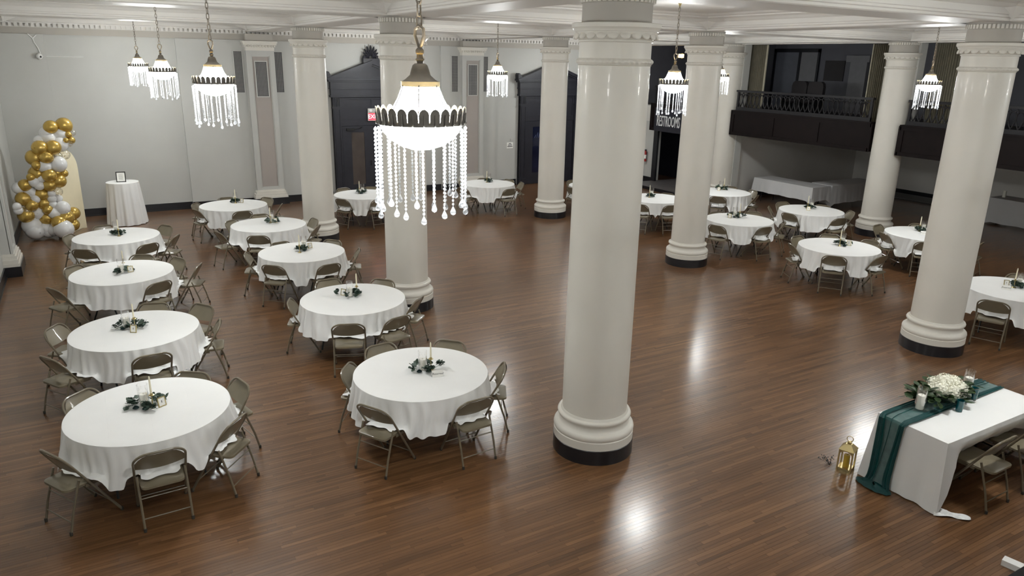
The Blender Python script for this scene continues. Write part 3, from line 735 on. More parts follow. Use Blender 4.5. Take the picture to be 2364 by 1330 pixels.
CH['strands'] = [strand(n, 0.0078 if i != 1 else 0.0066).mesh('crystal_strand', 'crystal') for i, n in enumerate(SN)]
def drop(M=None, b=None):
    b = b or MB()
    return b.lathe([(0.001, 0), (0.005, -0.008), (0.012, -0.022), (0.0145, -0.031), (0.011, -0.041), (0.001, -0.045)], 8, M, cap=False)
CH['drop'] = drop().mesh('pendant', 'crystal', 20)
rs = random.Random(3)
SLOTS = []
a = 0.1
while a < 2 * PI - 0.08:
    SLOTS.append((a, rs.choice((0.214, 0.218, 0.224)), rs.choice((0, 1, 1, 2)), rs.uniform(0, 0.02))); a += rs.choice((0.15, 0.19, 0.24, 0.32))
b = MB()
for (a, r, i, dz) in SLOTS:
    M = T(r * math.cos(a), r * math.sin(a), -0.03 - dz)
    for k in range(SN[i]): b.sphere((0, 0, -0.0185 * (k + 0.5)), 0.0075, 4, 3, M)
    drop(M @ T(0, 0, -0.0185 * SN[i]), b)
CH['fringe'] = b.mesh('crystal_fringe', 'crystal')
RIM = 3.925
def chandelier(x, y, label, near, rz=0.0, rim=RIM):
    c = thing('chandelier', label, 'chandelier', (x, y, rim), rz, 'crystal bowl chandeliers')
    for n, k in (('bowl', 'bowl'), ('shade', 'shade'), ('shade_ribs', 'ribs'), ('ring', 'ring'), ('cap', 'cap'), ('hook', 'hook'), ('rim_band', 'band')): inst(n, CH[k], c)
    tag(inst('gilt_lining', CH['lining'], c), kind='stuff')
    top = CEIL - rim - 0.11
    inst('canopy', CH['canopy'], c, (0, 0, top))
    z = 0.45; k = 0
    while z < top + 0.02:
        inst('chain_link', CH['link'], c, (0, 0, z), (k % 2) * PI / 2 + 0.3); z += 0.054; k += 1
    if near:
        for k in range(NP): inst('scallop', CH['petal'], c).matrix_local = petal_M(k)
        for (a, r, i, dz) in SLOTS:
            s_ = inst('crystal_strand', CH['strands'][i], c, (r * math.cos(a), r * math.sin(a), -0.03 - dz), a)
            inst('pendant', CH['drop'], s_, (0, 0, -0.0185 * SN[i]))
    else:
        inst('scalloped_band', CH['petals'], c); tag(inst('crystal_fringe', CH['fringe'], c), kind='stuff')
bx = lambda j: 4.5735 + 6.575 * (j + 0.5)
by = lambda i: 5.9605 + 5.5743 * (i + 0.5)
for i, j, lab in ((-1, -1, 'lit crystal chandelier over the open floor before the left table rows'),
                  (0, -1, 'lit crystal chandelier over the fourth tables of the left rows'),
                  (1, -1, 'lit crystal chandelier over the second tables of the left rows'),
                  (2, -1, 'lit crystal chandelier between balloon garland and far-wall pilaster'),
                  (1, 0, 'lit crystal chandelier hanging before the pilaster between the doors'),
                  (0, 0, 'lit crystal chandelier over the dance floor, before the restrooms lettering'),
                  (1, 1, 'lit crystal chandelier over the right tables, beside the restrooms column'),
                  (0, 1, 'lit crystal chandelier over the right tables, before the balcony curtain'),
                  (2, 0, 'lit crystal chandelier over the table before the exit-sign door'),
                  (2, 1, 'lit crystal chandelier before the far door nearer the restrooms'),
                  (-1, 0, 'lit crystal chandelier over the head table'),
                  (-1, 1, 'lit crystal chandelier beyond the head table toward the balcony'),
                  (-2, -1, 'added unseen fill chandelier above the near balcony, left-wall end'),  # this row is out of view, added to brighten the near column sides
                  (-2, 0, 'added unseen fill chandelier above the middle of the near balcony'),
                  (-2, 1, 'added unseen fill chandelier above the near balcony, far right end')):
    cx_, cy_ = bx(j), by(i)
    if (i, j) == (-1, -1):
        d = ray((972, 285)).xy.normalized() * 3.69; cx_, cy_ = d.x, d.y
    chandelier(cx_, cy_, lab, (i, j) in ((-1, -1), (0, -1), (0, 0)), 0.4 * i + 0.9 * j, 4.3 if i == -2 else RIM)

# ------------------------------------------------------------------ folding chair
def make_chair():
    c = thing('folding_chair', 'taupe folding chair', 'chair')
    L0, L1 = Vector((0.215, 0.235, 0.012)), Vector((0.222, -0.205, 0.755))
    def at(t): return L0.lerp(L1, t)
    pts = [at(0), at(0.4), at(0.78)]
    for k in range(7):
        a = (PI / 2) * k / 6; R_ = 0.125
        q = at(1.0 - (R_ * 0.95 / 0.87) * (1 - math.sin(a))); pts.append(Vector((q.x - R_ * (1 - math.cos(a)), q.y, q.z)))
    allp = pts + [Vector((-p.x, p.y, p.z)) for p in reversed(pts)]
    MB().tube(allp, 0.012, 8).build('frame', 'taupe_tube', c)
    # backrest: sheet following the frame, bowed backwards, lower edge curved
    def bk(u, v):
        s_ = 2 * u - 1
        zt = 0.748 - 0.105 * max(0, (abs(s_) - 0.42) / 0.58) ** 2.2
        zb_ = 0.553 + 0.02 * s_ * s_
        z = zb_ + (zt - zb_) * v
        t = (z - 0.012) / 0.743
        p = L0.lerp(L1, t)
        return (s_ * 0.212, p.y - 0.028 * (1 - s_ * s_), z)
    b = MB().grid(bk, 12, 3); n = len(b.v)
    b.grid(lambda u, v: tuple(Vector(bk(1 - u, v)) + Vector((0, 0.006, 0))), 12, 3)
    b.build('backrest', 'taupe_metal', c)
    # seat pan with rounded corners and rolled edge
    def outline(w0, w1, y0, y1, r, k=5):
        o = []
        for (x, y, a0) in ((w1 - r, y1 - r, 0), (-w1 + r, y1 - r, PI / 2), (-w0 + r, y0 + r, PI), (w0 - r, y0 + r, 3 * PI / 2)):
            for i in range(k): a = a0 + PI / 2 * i / (k - 1); o.append((x + r * math.cos(a), y + r * math.sin(a)))
        return o
    o1, o2 = outline(0.185, 0.2, -0.225, 0.21, 0.05), outline(0.17, 0.185, -0.21, 0.195, 0.045)
    n = len(o1)
    vs = [(x, y, 0.412) for x, y in o1] + [(x, y, 0.434) for x, y in o1] + [(x, y, 0.442) for x, y in o2] + [(0, 0, 0.436)]
    fs = [tuple(range(n - 1, -1, -1))]
    for i in range(n):
        j = (i + 1) % n
        fs += [(i, j, n + j, n + i), (n + i, n + j, 2 * n + j, 2 * n + i), (2 * n + i, 2 * n + j, 3 * n)]
    MB().add(vs, fs).build('seat', 'taupe_metal', c)
    for s in (-1, 1):
        MB().tube([(s * 0.205, -0.245, 0.012), (s * 0.205, -0.20, 0.2), (s * 0.204, -0.10, 0.5)], 0.011, 8).build('leg', 'taupe_tube', c)
        MB().box(s * 0.2 - 0.004, s * 0.2 + 0.004, -0.05, 0.14, 0.395, 0.425).build('hinge', 'taupe_tube', c, smooth=0)
        MB().lathe([(0.014, 0), (0.015, 0.03), (0.0115, 0.035)], 8, T(s * 0.205, -0.246, 0)).build('foot_cap', 'rubber', c)
        MB().lathe([(0.014, 0), (0.015, 0.03), (0.0115, 0.035)], 8, T(s * 0.215, 0.235, 0)).build('foot_cap', 'rubber', c)
    for (y, z) in ((-0.222, 0.12), (-0.168, 0.30)): MB().tube([(-0.205, y, z), (0.205, y, z)], 0.006, 6).build('stretcher', 'taupe_tube', c)
    MB().tube([(-0.215, 0.16, 0.14), (0.215, 0.16, 0.14)], 0.006, 6).build('stretcher', 'taupe_tube', c)
    return c
chair0 = make_chair()
USED = [False]; CHAIR_LABELS = {}
def place_chair(pos, ang, label, group):
    """ang = direction the chair faces (radians from +X)"""
    if not USED[0]: c = chair0; USED[0] = True
    else: c = dup(chair0)
    c.location = (pos[0], pos[1], 0); c.rotation_euler = (0, 0, ang - PI / 2)
    c['label'] = label; c['group'] = group
    return c

# ------------------------------------------------------------------ round tables
TR, TH, DROP = 0.762, 0.752, 0.40
def leg_path(s, q): return [(s * 0.36, q * 0.26, TH - 0.034), (s * 0.37, q * 0.25, 0.55), (s * 0.38, q * 0.15, 0.42), (s * 0.39, q * 0.13, 0.33), (s * 0.41, q * 0.27, 0.05), (s * 0.41, q * 0.29, 0.0)]
def make_table():
    t = thing('round_table', 'round folding table', 'table')
    MB().lathe([(TR - 0.02, TH - 0.034), (TR - 0.004, TH - 0.03), (TR - 0.004, TH - 0.006), (TR - 0.012, TH - 0.003)], 48).build('tabletop', 'tabletop_board', t)
    for s in (-1, 1):
        for q in (-1, 1):
            MB().tube(leg_path(s, q), 0.013, 6).build('leg', 'black_metal', t)
        MB().tube([(s * 0.382, -0.15, 0.40), (s * 0.382, 0.15, 0.40)], 0.011, 6).build('stretcher', 'black_metal', t)
        MB().tube([(s * 0.38, 0, 0.40), (s * 0.1, 0, TH - 0.034)], 0.009, 6).build('brace', 'black_metal', t)
    MB().tube([(-0.4, 0, TH - 0.05), (0.4, 0, TH - 0.05)], 0.012, 6).build('runner_bar', 'black_metal', t)
    return t
table0 = make_table(); TUSED = [False]
def leg_hits(rot, chairs):
    n = 0
    for s_ in (-1, 1):
        for q_ in (-1, 1):
            pts = leg_path(s_, q_)
            for k in range(len(pts) - 1):
                for f in (0, 0.25, 0.5, 0.75, 1):
                    p = Vector(pts[k]).lerp(Vector(pts[k + 1]), f)
                    x = p.x * math.cos(rot) - p.y * math.sin(rot); y = p.x * math.sin(rot) + p.y * math.cos(rot)
                    for c_ in chairs:
                        vx, vy = x - c_[0], y - c_[1]; xl = abs(vx * c_[3] - vy * c_[2]); yl = vx * c_[2] + vy * c_[3]
                        yt = 0.235 - 0.44 * (p.z - 0.012) / 0.743
                        if xl < 0.23 and -0.25 < yl < 0.24 and 0.38 < p.z < 0.47: n += 1
                        elif abs(xl - 0.217) < 0.04 and abs(yl - yt) < 0.045: n += 1
                        elif abs(yl - 0.16) < 0.03 and abs(p.z - 0.14) < 0.03 and xl < 0.24: n += 1
    return n
def sstep(x): x = min(1, max(0, x)); return x * x * (3 - 2 * x)
def cloth_mesh(rad, chairs, seed, drop_=DROP, n=300):
    """round cloth; chairs = [(ox, oy, dx, dy)] chair place and facing from the table centre: the cloth lies on the seats
    between the chair tubes and is pressed inwards by the chair backs"""
    g = random.Random(seed); ph = [g.uniform(0, 6.28) for _ in range(6)]; k1, k2 = g.choice((25, 27, 29)), g.choice((43, 47))
    h_amp = g.uniform(0.012, 0.02)
    rings = [0.0, 0.012, 0.03, 0.07, 0.12, 0.17, 0.22, 0.27, 0.31, 0.35, 0.38, drop_]
    rings = [r * drop_ / rings[-1] for r in rings]
    def fold(a): return (0.62 + 0.38 * math.sin(5 * a + ph[5])) * math.sin(k1 * a + ph[0] + 2.2 * math.sin(3 * a + ph[1]) + 1.1 * math.sin(7 * a + ph[4])) + 0.25 * math.sin(k2 * a + ph[2]) + 0.45 * math.sin(7 * a + ph[3])
    vs = []; fs = []
    top = [0.0, 0.25, 0.6, 0.86, 0.985]
    for tr in top:
        for i in range(n):
            a = 2 * PI * i / n
            z = TH + 0.0012 * math.sin(5 * tr * math.cos(a) * 3 + ph[4]) * (1 - tr) + 0.001
            vs.append((rad * tr * math.cos(a) if tr else 0.0005 * math.cos(a), rad * tr * math.sin(a) if tr else 0.0005 * math.sin(a), z))
    for s in rings:
        for i in range(n):
            a = 2 * PI * i / n; f = s / drop_
            r = rad + 0.006 + 0.055 * f * (0.5 + 0.5 * f) + 0.033 * min(1, f * 1.7) ** 0.75 * fold(a + 0.02 * math.sin(5 * f + 5 * a))
            z = TH - 0.002 - s + (h_amp * math.sin(3 * a + ph[5]) + 0.006 * math.sin(11 * a + ph[1])) * f
            lift = 0; co, si = math.cos(a), math.sin(a)
            def local(r_, c_):
                vx, vy = r_ * co - c_[0], r_ * si - c_[1]
                return abs(vx * c_[3] - vy * c_[2]), vx * c_[2] + vy * c_[3]
            for c_ in chairs:
                xl, yl = local(r, c_)
                if -0.5 < yl < 0.6: lift = max(lift, 1 - sstep((xl - 0.25) / 0.075))
            zs = 0.452 + 0.010 * (1 + math.sin(13 * a + ph[2])) * 0.8
            if lift > 0 and z < zs:
                over = zs - z
                z2 = zs + 0.008 * (1 + math.sin(15 * a + ph[3])) * min(1, over / 0.06)
                r2 = r + over * 0.62 + 0.006 * math.sin(11 * a + ph[0]) * min(1, over / 0.05)
                z = z + (z2 - z) * lift; r = r + (r2 - r) * lift
            for c_ in chairs:
                xl, yl = local(r, c_)
                if not -0.5 < yl < 0.6 or xl > 0.32 or (z < 0.525 and xl < 0.175): continue
                need = 0.235 - 0.44 * (z - 0.012) / 0.743 + 0.02 - yl
                if need > 0:
                    fade = 1 - sstep((xl - 0.255) / 0.06)
                    r -= need * fade / max(0.4, -(co * c_[2] + si * c_[3]))
            if z > TH - 0.045: r = max(r, rad + 0.004)
            vs.append((r * math.cos(a), r * math.sin(a), z))
    m = len(top) + len(rings)
    for k in range(m - 1):
        for i in range(n):
            j = (i + 1) % n; fs.append((k * n + i, k * n + j, (k + 1) * n + j, (k + 1) * n + i))
    fs.append(tuple(range(n)))
    return MB().add(vs, fs)
leaf_me = {}
def leaf_geo(b, M, L_=0.05, w=0.04):
    vs = [(0, 0, 0), (L_ * 0.35, w / 2, 0.004), (L_ * 0.75, w * 0.42, 0.003), (L_, 0, -0.004), (L_ * 0.75, -w * 0.42, 0.003), (L_ * 0.35, -w / 2, 0.004), (L_ * 0.5, 0, -0.003)]
    return b.add(vs, [(0, 6, 1), (1, 6, 2), (2, 6, 3), (3, 6, 4), (4, 6, 5), (5, 6, 0)], M)
for nm, m_, L_, w in (('euc', 'eucalyptus', 0.058, 0.05), ('dark', 'dark_leaf', 0.07, 0.042), ('green', 'green_leaf', 0.11, 0.06)):
    leaf_me[nm] = leaf_geo(MB(), None, L_, w).mesh('leaf', m_, 80)
def rose_geo(b, M, r):
    for k, (rr, h0, n) in enumerate(((1.0, 0.5, 7), (0.75, 0.75, 6), (0.5, 0.95, 5), (0.28, 1.05, 4))):
        b.lathe([(r * rr * 0.5, 0), (r * rr, r * h0 * 0.6), (r * rr * 0.9, r * h0)], 14, M, cap=False, fn=lambda q, z, a, n=n, k=k: q * (1 + 0.10 * math.sin(n * a + k)))
    return b.sphere((0, 0, r * 0.45), r * 0.5, 8, 6, M)
def clear_of(pts, avoid):
    return all((x - ax) ** 2 + (y - ay) ** 2 > (ar + w_) ** 2 for (x, y, w_) in pts for (ax, ay, ar) in avoid)
def leaf_pts(M, L_, w):
    return [((M @ Vector((L_ * f, 0, 0))).x, (M @ Vector((L_ * f, 0, 0))).y, q * w * M.to_scale().x) for f, q in ((0, 0.1), (0.3, 0.5), (0.6, 0.5), (0.85, 0.35), (1, 0.05))]
def garland(root_loc, rz, label, detail, seed, avoid=(), scale=1.0, spread=0.155):
    g = random.Random(seed)
    t = thing('greenery_garland', label, 'greenery', root_loc, rz, 'eucalyptus garlands on the round tables')
    st_ = MB()
    stems = []
    for k in range(6):
        a = k * PI / 3 + g.uniform(-0.3, 0.3); ln = spread * g.uniform(0.75, 1.15) * (1.15 if k % 3 == 0 else 0.85)
        r0_ = 0.02
        while r0_ < 0.3 and not clear_of([(r0_ * math.cos(a + 0.2 * f), r0_ * math.sin(a + 0.2 * f), 0.004) for f in (0, 1)], avoid): r0_ += 0.006
        # bits further out that lie behind a frame or card start beyond it
        for _ in range(30):
            if all(clear_of([((r0_ + ln * 0.55 * f) * math.cos(a + 0.2 * f), (r0_ + ln * 0.55 * f) * math.sin(a + 0.2 * f), 0.004)], avoid) for f in (0.25, 0.5, 0.75, 1)): break
            ln *= 0.88
        r1_, r2_ = r0_ + 0.3 * ln, r0_ + 0.55 * ln
        pts = [(r0_ * math.cos(a), r0_ * math.sin(a), 0.012), (r1_ * math.cos(a + 0.1), r1_ * math.sin(a + 0.1), 0.032), (r2_ * math.cos(a + 0.2), r2_ * math.sin(a + 0.2), 0.02)]
        stems.append(pts); st_.tube(pts, 0.0025, 5)
    st_.build('stems', 'eucalyptus', t)
    fol = {'euc': MB(), 'dark': MB()}
    for pts in stems:
        for q in range(13):
            f = q / 12
            p = Vector(pts[0]).lerp(Vector(pts[1]), min(1, f * 2)) if f < 0.5 else Vector(pts[1]).lerp(Vector(pts[2]), (f - 0.5) * 2)
            kind = 'euc' if g.random() < 0.82 else 'dark'
            L_, w = (0.058, 0.05) if kind == 'euc' else (0.07, 0.042)
            for tr_ in range(60):
                k_ = 1 + 0.04 * max(0, tr_ - 10)
                M = T(p.x * k_, p.y * k_, p.z + g.uniform(0.004, 0.02 + 0.045 * (1 - f)), g.uniform(0, 2 * PI), g.uniform(-0.7, 0.7), g.uniform(-0.9, 0.1), g.uniform(0.85, 1.25) * scale)
                if clear_of(leaf_pts(M, L_, w), avoid): break
            if detail: inst('leaf', leaf_me[kind], t).matrix_local = M
            else: leaf_geo(fol[kind], M, *((0.058, 0.05) if kind == 'euc' else (0.07, 0.042)))
    if not detail:
        for kind, m_ in (('euc', 'eucalyptus'), ('dark', 'dark_leaf')):
            if fol[kind].v: fol[kind].build('foliage', m_, t, smooth=80)
    for k in range(2):
        a = g.uniform(0, 6.28); rr_ = spread * 0.6
        while not clear_of([(rr_ * math.cos(a), rr_ * math.sin(a), 0.036)], avoid): a += 0.13; rr_ += 0.004
        rose_geo(MB(), None, 0.032).build('rose', 'emerald_rose', t, (rr_ * math.cos(a), rr_ * math.sin(a), 0.006))
    return t
vase_me = MB().lathe([(0.048, 0), (0.052, 0.004), (0.052, 0.235), (0.0495, 0.235), (0.0495, 0.008), (0.001, 0.008)], 28, cap=False).mesh('hurricane_vase', 'glass')
pillar_me = MB().lathe([(0.038, 0), (0.038, 0.12), (0.034, 0.123), (0.02, 0.117), (0.004, 0.117)], 24).mesh('pillar_candle', 'wax')
wick_me = MB().tube([(0, 0, 0.115), (0.001, 0, 0.13)], 0.0015, 5).mesh('wick', 'ink')
hold_me = MB().lathe([(0.034, 0), (0.036, 0.004), (0.02, 0.012), (0.007, 0.022), (0.005, 0.06), (0.009, 0.066), (0.005, 0.072), (0.005, 0.112), (0.012, 0.118), (0.027, 0.124), (0.030, 0.128), (0.016, 0.130), (0.013, 0.15), (0.011, 0.15)], 20).mesh('candlestick', 'gold')
taper_me = MB().lathe([(0.0105, 0.135), (0.0105, 0.15), (0.0085, 0.32), (0.004, 0.335)], 12).mesh('taper_candle', 'ivory_wax')
def number_frame(pos, rz, label):
    t = thing('table_number_frame', label, 'frame', pos, rz, 'gold table number frames')
    Mt = Matrix.Rotation(-0.2, 4, 'X')
    f = MB()
    for (x0, x1, z0, z1) in ((-0.042, -0.033, 0, 0.1), (0.033, 0.042, 0, 0.1), (-0.042, 0.042, 0, 0.009), (-0.042, 0.042, 0.091, 0.1)): f.box(x0, x1, -0.006, 0.006, z0, z1, Mt)
    f.build('frame', 'gold', t, smooth=0)
    MB().box(-0.034, 0.034, -0.003, 0.003, 0.008, 0.092, Mt).build('card', 'paper', t, smooth=0)
    MB().box(-0.003, 0.003, -0.0045, -0.003, 0.04, 0.065, Mt).build('number', 'ink', t, smooth=0)
    MB().box(-0.008, 0.008, 0.0, 0.004, 0, 0.075, Matrix.Translation((0, 0.035, 0)) @ Matrix.Rotation(0.25, 4, 'X')).build('easel_leg', 'gold', t, smooth=0)
def tent_card(pos, rz, label):
    t = thing('reserved_card', label, 'card', pos, rz, 'reserved tent cards')
    MB().prism([(-0.028, 0), (-0.0265, 0), (0, 0.068), (0.0265, 0), (0.028, 0), (0, 0.071)], -0.062, 0.062, plane='yz').build('card', 'paper', t, smooth=0)
    o = inst('lettering', text_mesh('Reserved', 0.034, 'ink', 0.0004, 0.25), t, (0, -0.0152, 0.034)); o.rotation_euler = (math.radians(68), 0, 0)
SIDES = ['balcony side', 'far-wall and balcony side', 'far-wall side', 'far-wall and left-wall side', 'left-wall side', 'left-wall side away from doors', 'side away from doors', 'balcony side away from doors']
# name: centre, description, chairs ('T', back-top pixel) or ('F', two rear-foot pixels), frame?, card?, vase/taper pixel offsets
TB = {
 'T1': ((0.19, 7.62), 'fourth left-wall-row table from balloons', [('F', (341, 1226), (456, 1193)), ('F', (107, 1202), (166, 1239)), ('F', (540, 1152), (591, 1100)), ('T', (562, 880)), ('T', (176, 908)), ('T', (443, 861))]),
 'T3': ((0.22, 10.16), 'third left-wall-row table from balloons', [('T', (352, 820)), ('T', (96, 832)), ('T', (118, 755)), ('T', (482, 699)), ('F', (527, 875), (528, 846)), ('T', (356, 699))]),
 'T5': ((0.22, 13.17), 'second left-wall-row table from balloons', [('T', (371, 652)), ('T', (96, 673)), ('T', (164, 615)), ('T', (417, 597)), ('F', (451, 712), (477, 695)), ('T', (340, 589))]),
 'T7': ((0.26, 16.01), 'first left-wall-row table from balloons', [('T', (186, 578)), ('T', (347, 563)), ('T', (153, 543)), ('T', (386, 520)), ('T', (411, 545)), ('T', (236, 521))]),
 'T9': ((2.86, 18.34), 'first inner-left-row table from far wall', [('T', (450, 485)), ('T', (448, 470)), ('T', (521, 456)), ('T', (619, 456)), ('T', (651, 472)), ('T', (560, 488))]),
 'T8': ((3.14, 15.82), 'second inner-left-row table from far wall', [('T', (500, 536)), ('T', (531, 509)), ('T', (594, 545)), ('T', (596, 492)), ('T', (729, 505)), ('T', (735, 522))]),
 'T6': ((3.18, 13.23), 'third inner-left-row table from far wall', [('T', (626, 614)), ('T', (763, 611)), ('T', (564, 585)), ('T', (831, 576)), ('T', (649, 561)), ('T', (770, 554))]),
 'T4': ((3.15, 10.15), 'fourth inner-left-row table from far wall', [('T', (808, 749)), ('T', (920, 734)), ('F', (967, 803), (985, 792)), ('F', (662, 818), (674, 791)), ('T', (755, 645)), ('T', (886, 645))]),
 'T2': ((2.99, 7.19), 'reserved-card table ending the inner left row', [('F', (822, 1079), (891, 1108)), ('F', (1067, 1082), (1147, 1061)), ('F', (1169, 1000), (1173, 959)), ('T', (808, 847)), ('T', (874, 795)), ('T', (1041, 786))]),
 'T10': ((6.16, 18.49), 'table before the exit-sign door', [('T', (789, 460)), ('T', (872, 459)), ('T', (786, 433)), ('T', (858, 431)), ('T', (764, 446))]),
 'T11': ((10.02, 18.73), 'table before the pilaster between doors', [('T', (1183, 438)), ('T', (1205, 421)), ('T', (1176, 415)), ('T', (1117, 412)), ('T', (1071, 417)), ('T', (1066, 434))]),
 'T12': ((12.74, 17.17), 'first inner-right-row table from far wall', [('T', (1319, 416)), ('T', (1318, 433)), ('T', (1395, 440))]),
 'T13': ((13.01, 14.82), 'second inner-right-row table from far wall', [('T', (1552, 475)), ('T', (1471, 475)), ('T', (1541, 447)), ('T', (1470, 448))]),
 'T15': ((13.00, 11.83), 'third inner-right-row table from far wall', [('T', (1653, 521)), ('F', (1745, 604), (1779, 599)), ('T', (1741, 489)), ('F', (1802, 594), (1812, 583)), ('T', (1655, 490))]),
 'T17': ((12.85, 9.03), 'fourth inner-right-row table from far wall', [('F', (1886, 677), (1942, 684)), ('F', (2012, 684), (2043, 677)), ('F', (1801, 640), (1821, 654)), ('T', (1838, 545)), ('T', (1916, 540)), ('T', (2014, 556))]),
 'T19': ((12.99, 5.77), 'fifth inner-right-row table from far wall', [('F', (2236, 795), (2307, 809)), ('T', (2360, 630))]),
 'T14': ((15.47, 14.81), 'first balcony-side-row table from restrooms', [('T', (1658, 454)), ('T', (1750, 452)), ('T', (1741, 440)), ('T', (1688, 431))]),
 'T16': ((15.55, 11.86), 'second balcony-side-row table from restrooms', [('T', (1822, 493)), ('T', (1943, 505)), ('T', (1969, 488)), ('T', (1804, 466)), ('T', (1773, 477)), ('T', (1901, 474))]),
 'T18': ((15.62, 8.98), 'third balcony-side-row table from restrooms', [('T', (2041, 539)), ('T', (2024, 519)), ('T', (2122, 517)), ('T', (2140, 561)), ('T', (2270, 562))]),
}
# centrepiece pieces: (vase pixel at its foot, candlestick foot pixel, frame pixel or None, card pixel or None)
CPX = {'T1': ((334, 936), (351, 938), (375, 938), None), 'T2': ((976, 853), (994, 852), None, (1010, 868)), 'T3': ((293, 756), (312, 757), (308, 768), None), 'T4': ((808, 684), (824, 680), (792, 682), None),
       'T5': ((281, 630), (287, 624), (302, 628), None), 'T6': ((702, 573), (692, 583), (712, 573), None), 'T7': ((269, 538), (275, 545), None, None), 'T8': ((628, 512), (625, 514), (633, 514), None),
       'T9': ((543, 466), (544, 469), (558, 468), None), 'T10': ((837, 445), (830, 447), None, None), 'T11': ((1129, 419), (1124, 421), None, None), 'T13': ((1504, 453), (1499, 456), None, None),
       'T14': ((1664, 437), (1671, 438), (1659, 440), None), 'T15': ((1696, 501), (1707, 502), (1684, 503), None), 'T16': ((1873, 480), (1864, 482), (1866, 486), None), 'T17': ((1944, 564), (1938, 568), (1959, 567), None),
       'T18': ((2131, 533), (2122, 534), None, (2132, 541)), 'T19': ((2352, 661), (2340, 664), (2323, 660), (2322, 668)), 'T12': ((1368, 428), (1376, 429), None, None)}
INDIV = ('T1', 'T2', 'T3', 'T4')
ALLC = []
for ti, (tn, (cxy, desc, chairs)) in enumerate(TB.items()):
    c = Vector(cxy); zones = []; taken = []
    view = math.atan2(c.y, c.x)
    spots = []
    for ch in chairs:
        if ch[0] == 'T':
            p = atz(ch[1], 0.755).xy; dirv = (c - p).normalized(); o = p + dirv * 0.215
        else:
            a_, b_ = atz(ch[1], 0).xy, atz(ch[2], 0).xy; mid = (a_ + b_) / 2; e = (b_ - a_); dirv = Vector((-e.y, e.x)).normalized()
            if dirv.dot(c - mid) < 0: dirv = -dirv
            tc_ = (c - mid).normalized(); dirv = (dirv * 0.65 + tc_ * 0.35).normalized()
            o = mid + dirv * 0.245
        rel = o - c; rr = min(max(rel.length, 0.70), 0.93); o = c + rel.normalized() * rr
        # keep chairs clear of those at the other tables
        for _ in range(3):
            for q in ALLC:
                dd = o - q
                if 1e-3 < dd.length < 0.5: o = o + dd.normalized() * (0.5 - dd.length)
        spots.append([o, dirv])
    def feet(sp):
        o, d = sp; sx = Vector((d.y, -d.x))
        return [o + d * (0.24 if k < 2 else -0.245) + sx * (0.215 if k % 2 else -0.215) for k in range(4)]
    for _ in range(60):             # ease neighbours apart until no feet or frames meet
        moved = False
        for i in range(len(spots)):
            for j in range(i):
                near = min((u - v).length for u in feet(spots[i]) for v in feet(spots[j]))
                if near < 0.055 or (spots[i][0] - spots[j][0]).length < 0.5:
                    dd = (spots[i][0] - spots[j][0]).normalized() * 0.006
                    for k, sg_ in ((i, 1), (j, -1)):
                        spots[k][0] = spots[k][0] + dd * sg_
                        rel = spots[k][0] - c
                        if rel.length < 0.70: spots[k][0] = c + rel.normalized() * 0.70
                    moved = True
        if not moved: break
    for o, dirv in spots:
        ALLC.append(o.copy())
        ang = math.atan2(dirv.y, dirv.x)
        rel = o - c; ra = math.atan2(rel.y, rel.x)
        oc = sorted(range(8), key=lambda q: abs((ra - q * PI / 4 + PI) % (2 * PI) - PI)); oc = ([q for q in oc[:3] if q not in taken] or oc)[0]; taken.append(oc)
        place_chair(o, ang, 'taupe folding chair at ' + desc + ', ' + SIDES[oc], 'folding chairs at the ' + desc)
        zones.append((rel.x, rel.y, dirv.x, dirv.y))
    trot = min(((0.35 * ti) % PI + PI * k / 48 for k in range(48)), key=lambda t_: leg_hits(t_, zones))
    if not TUSED[0]: tb = table0; TUSED[0] = True
    else: tb = dup(table0)
    tb.location = (c.x, c.y, 0); tb.rotation_euler = (0, 0, trot)
    tb['label'] = 'round folding table with black legs under white cloth, ' + desc; tb['group'] = 'round folding tables'
    rad = TR
    cl = cloth_mesh(rad + 0.002, zones, 11 + ti).build('tablecloth', 'linen', smooth=50); cl.location = (c.x, c.y, 0)
    tag(cl, 'white round cloth draped over ' + desc, 'tablecloth', 'white round tablecloths')
    # centrepiece
    z = TH + 0.003
    vp, sp, fp, cp_ = CPX[tn]
    v = atz(vp, z); s_ = atz(sp, z)
    if (v - s_).length < 0.095: s_ = v + (s_ - v).normalized() * 0.095
    gc = (v.xy + s_.xy) / 2
    holds = [(v.xy, 0.056), (s_.xy, 0.038)]
    def pushed(q, rad_):
        q = q.xy.copy()
        for _ in range(20):
            for (p_, pr) in holds:
                dd = q - p_
                if dd.length < pr + rad_: q = p_ + dd.normalized() * (pr + rad_ + 0.002)
        return q
    fq = pushed(atz(fp, z), 0.058) if fp else None
    if fq is not None: holds.append((fq, 0.055))
    cq = pushed(atz(cp_, z), 0.066) if cp_ else None
    if cq is not None: holds.append((cq, 0.064))
    cr_, sr_ = math.cos(-(view - PI / 2)), math.sin(-(view - PI / 2))
    avoid = [((p_.x - gc.x) * cr_ - (p_.y - gc.y) * sr_, (p_.x - gc.x) * sr_ + (p_.y - gc.y) * cr_, pr) for p_, pr in holds]
    garland((gc.x, gc.y, z), view - PI / 2, 'eucalyptus garland with dark rose around candles on ' + desc, tn in INDIV, 40 + ti, avoid)
    o = inst('hurricane_vase', vase_me, None, v); tag(o, 'clear glass cylinder vase on ' + desc, 'vase', 'glass cylinder vases')
    o = inst('pillar_candle', pillar_me, None, v + Vector((0, 0, 0.009))); tag(o, 'white pillar candle in glass vase on ' + desc, 'candle', 'white pillar candles'); inst('wick', wick_me, o)
    o = inst('candlestick', hold_me, None, s_); tag(o, 'small gold candlestick on ' + desc, 'candlestick', 'gold candlesticks')
    o = inst('taper_candle', taper_me, None, s_); tag(o, 'ivory taper candle in gold candlestick on ' + desc, 'candle', 'ivory taper candles')
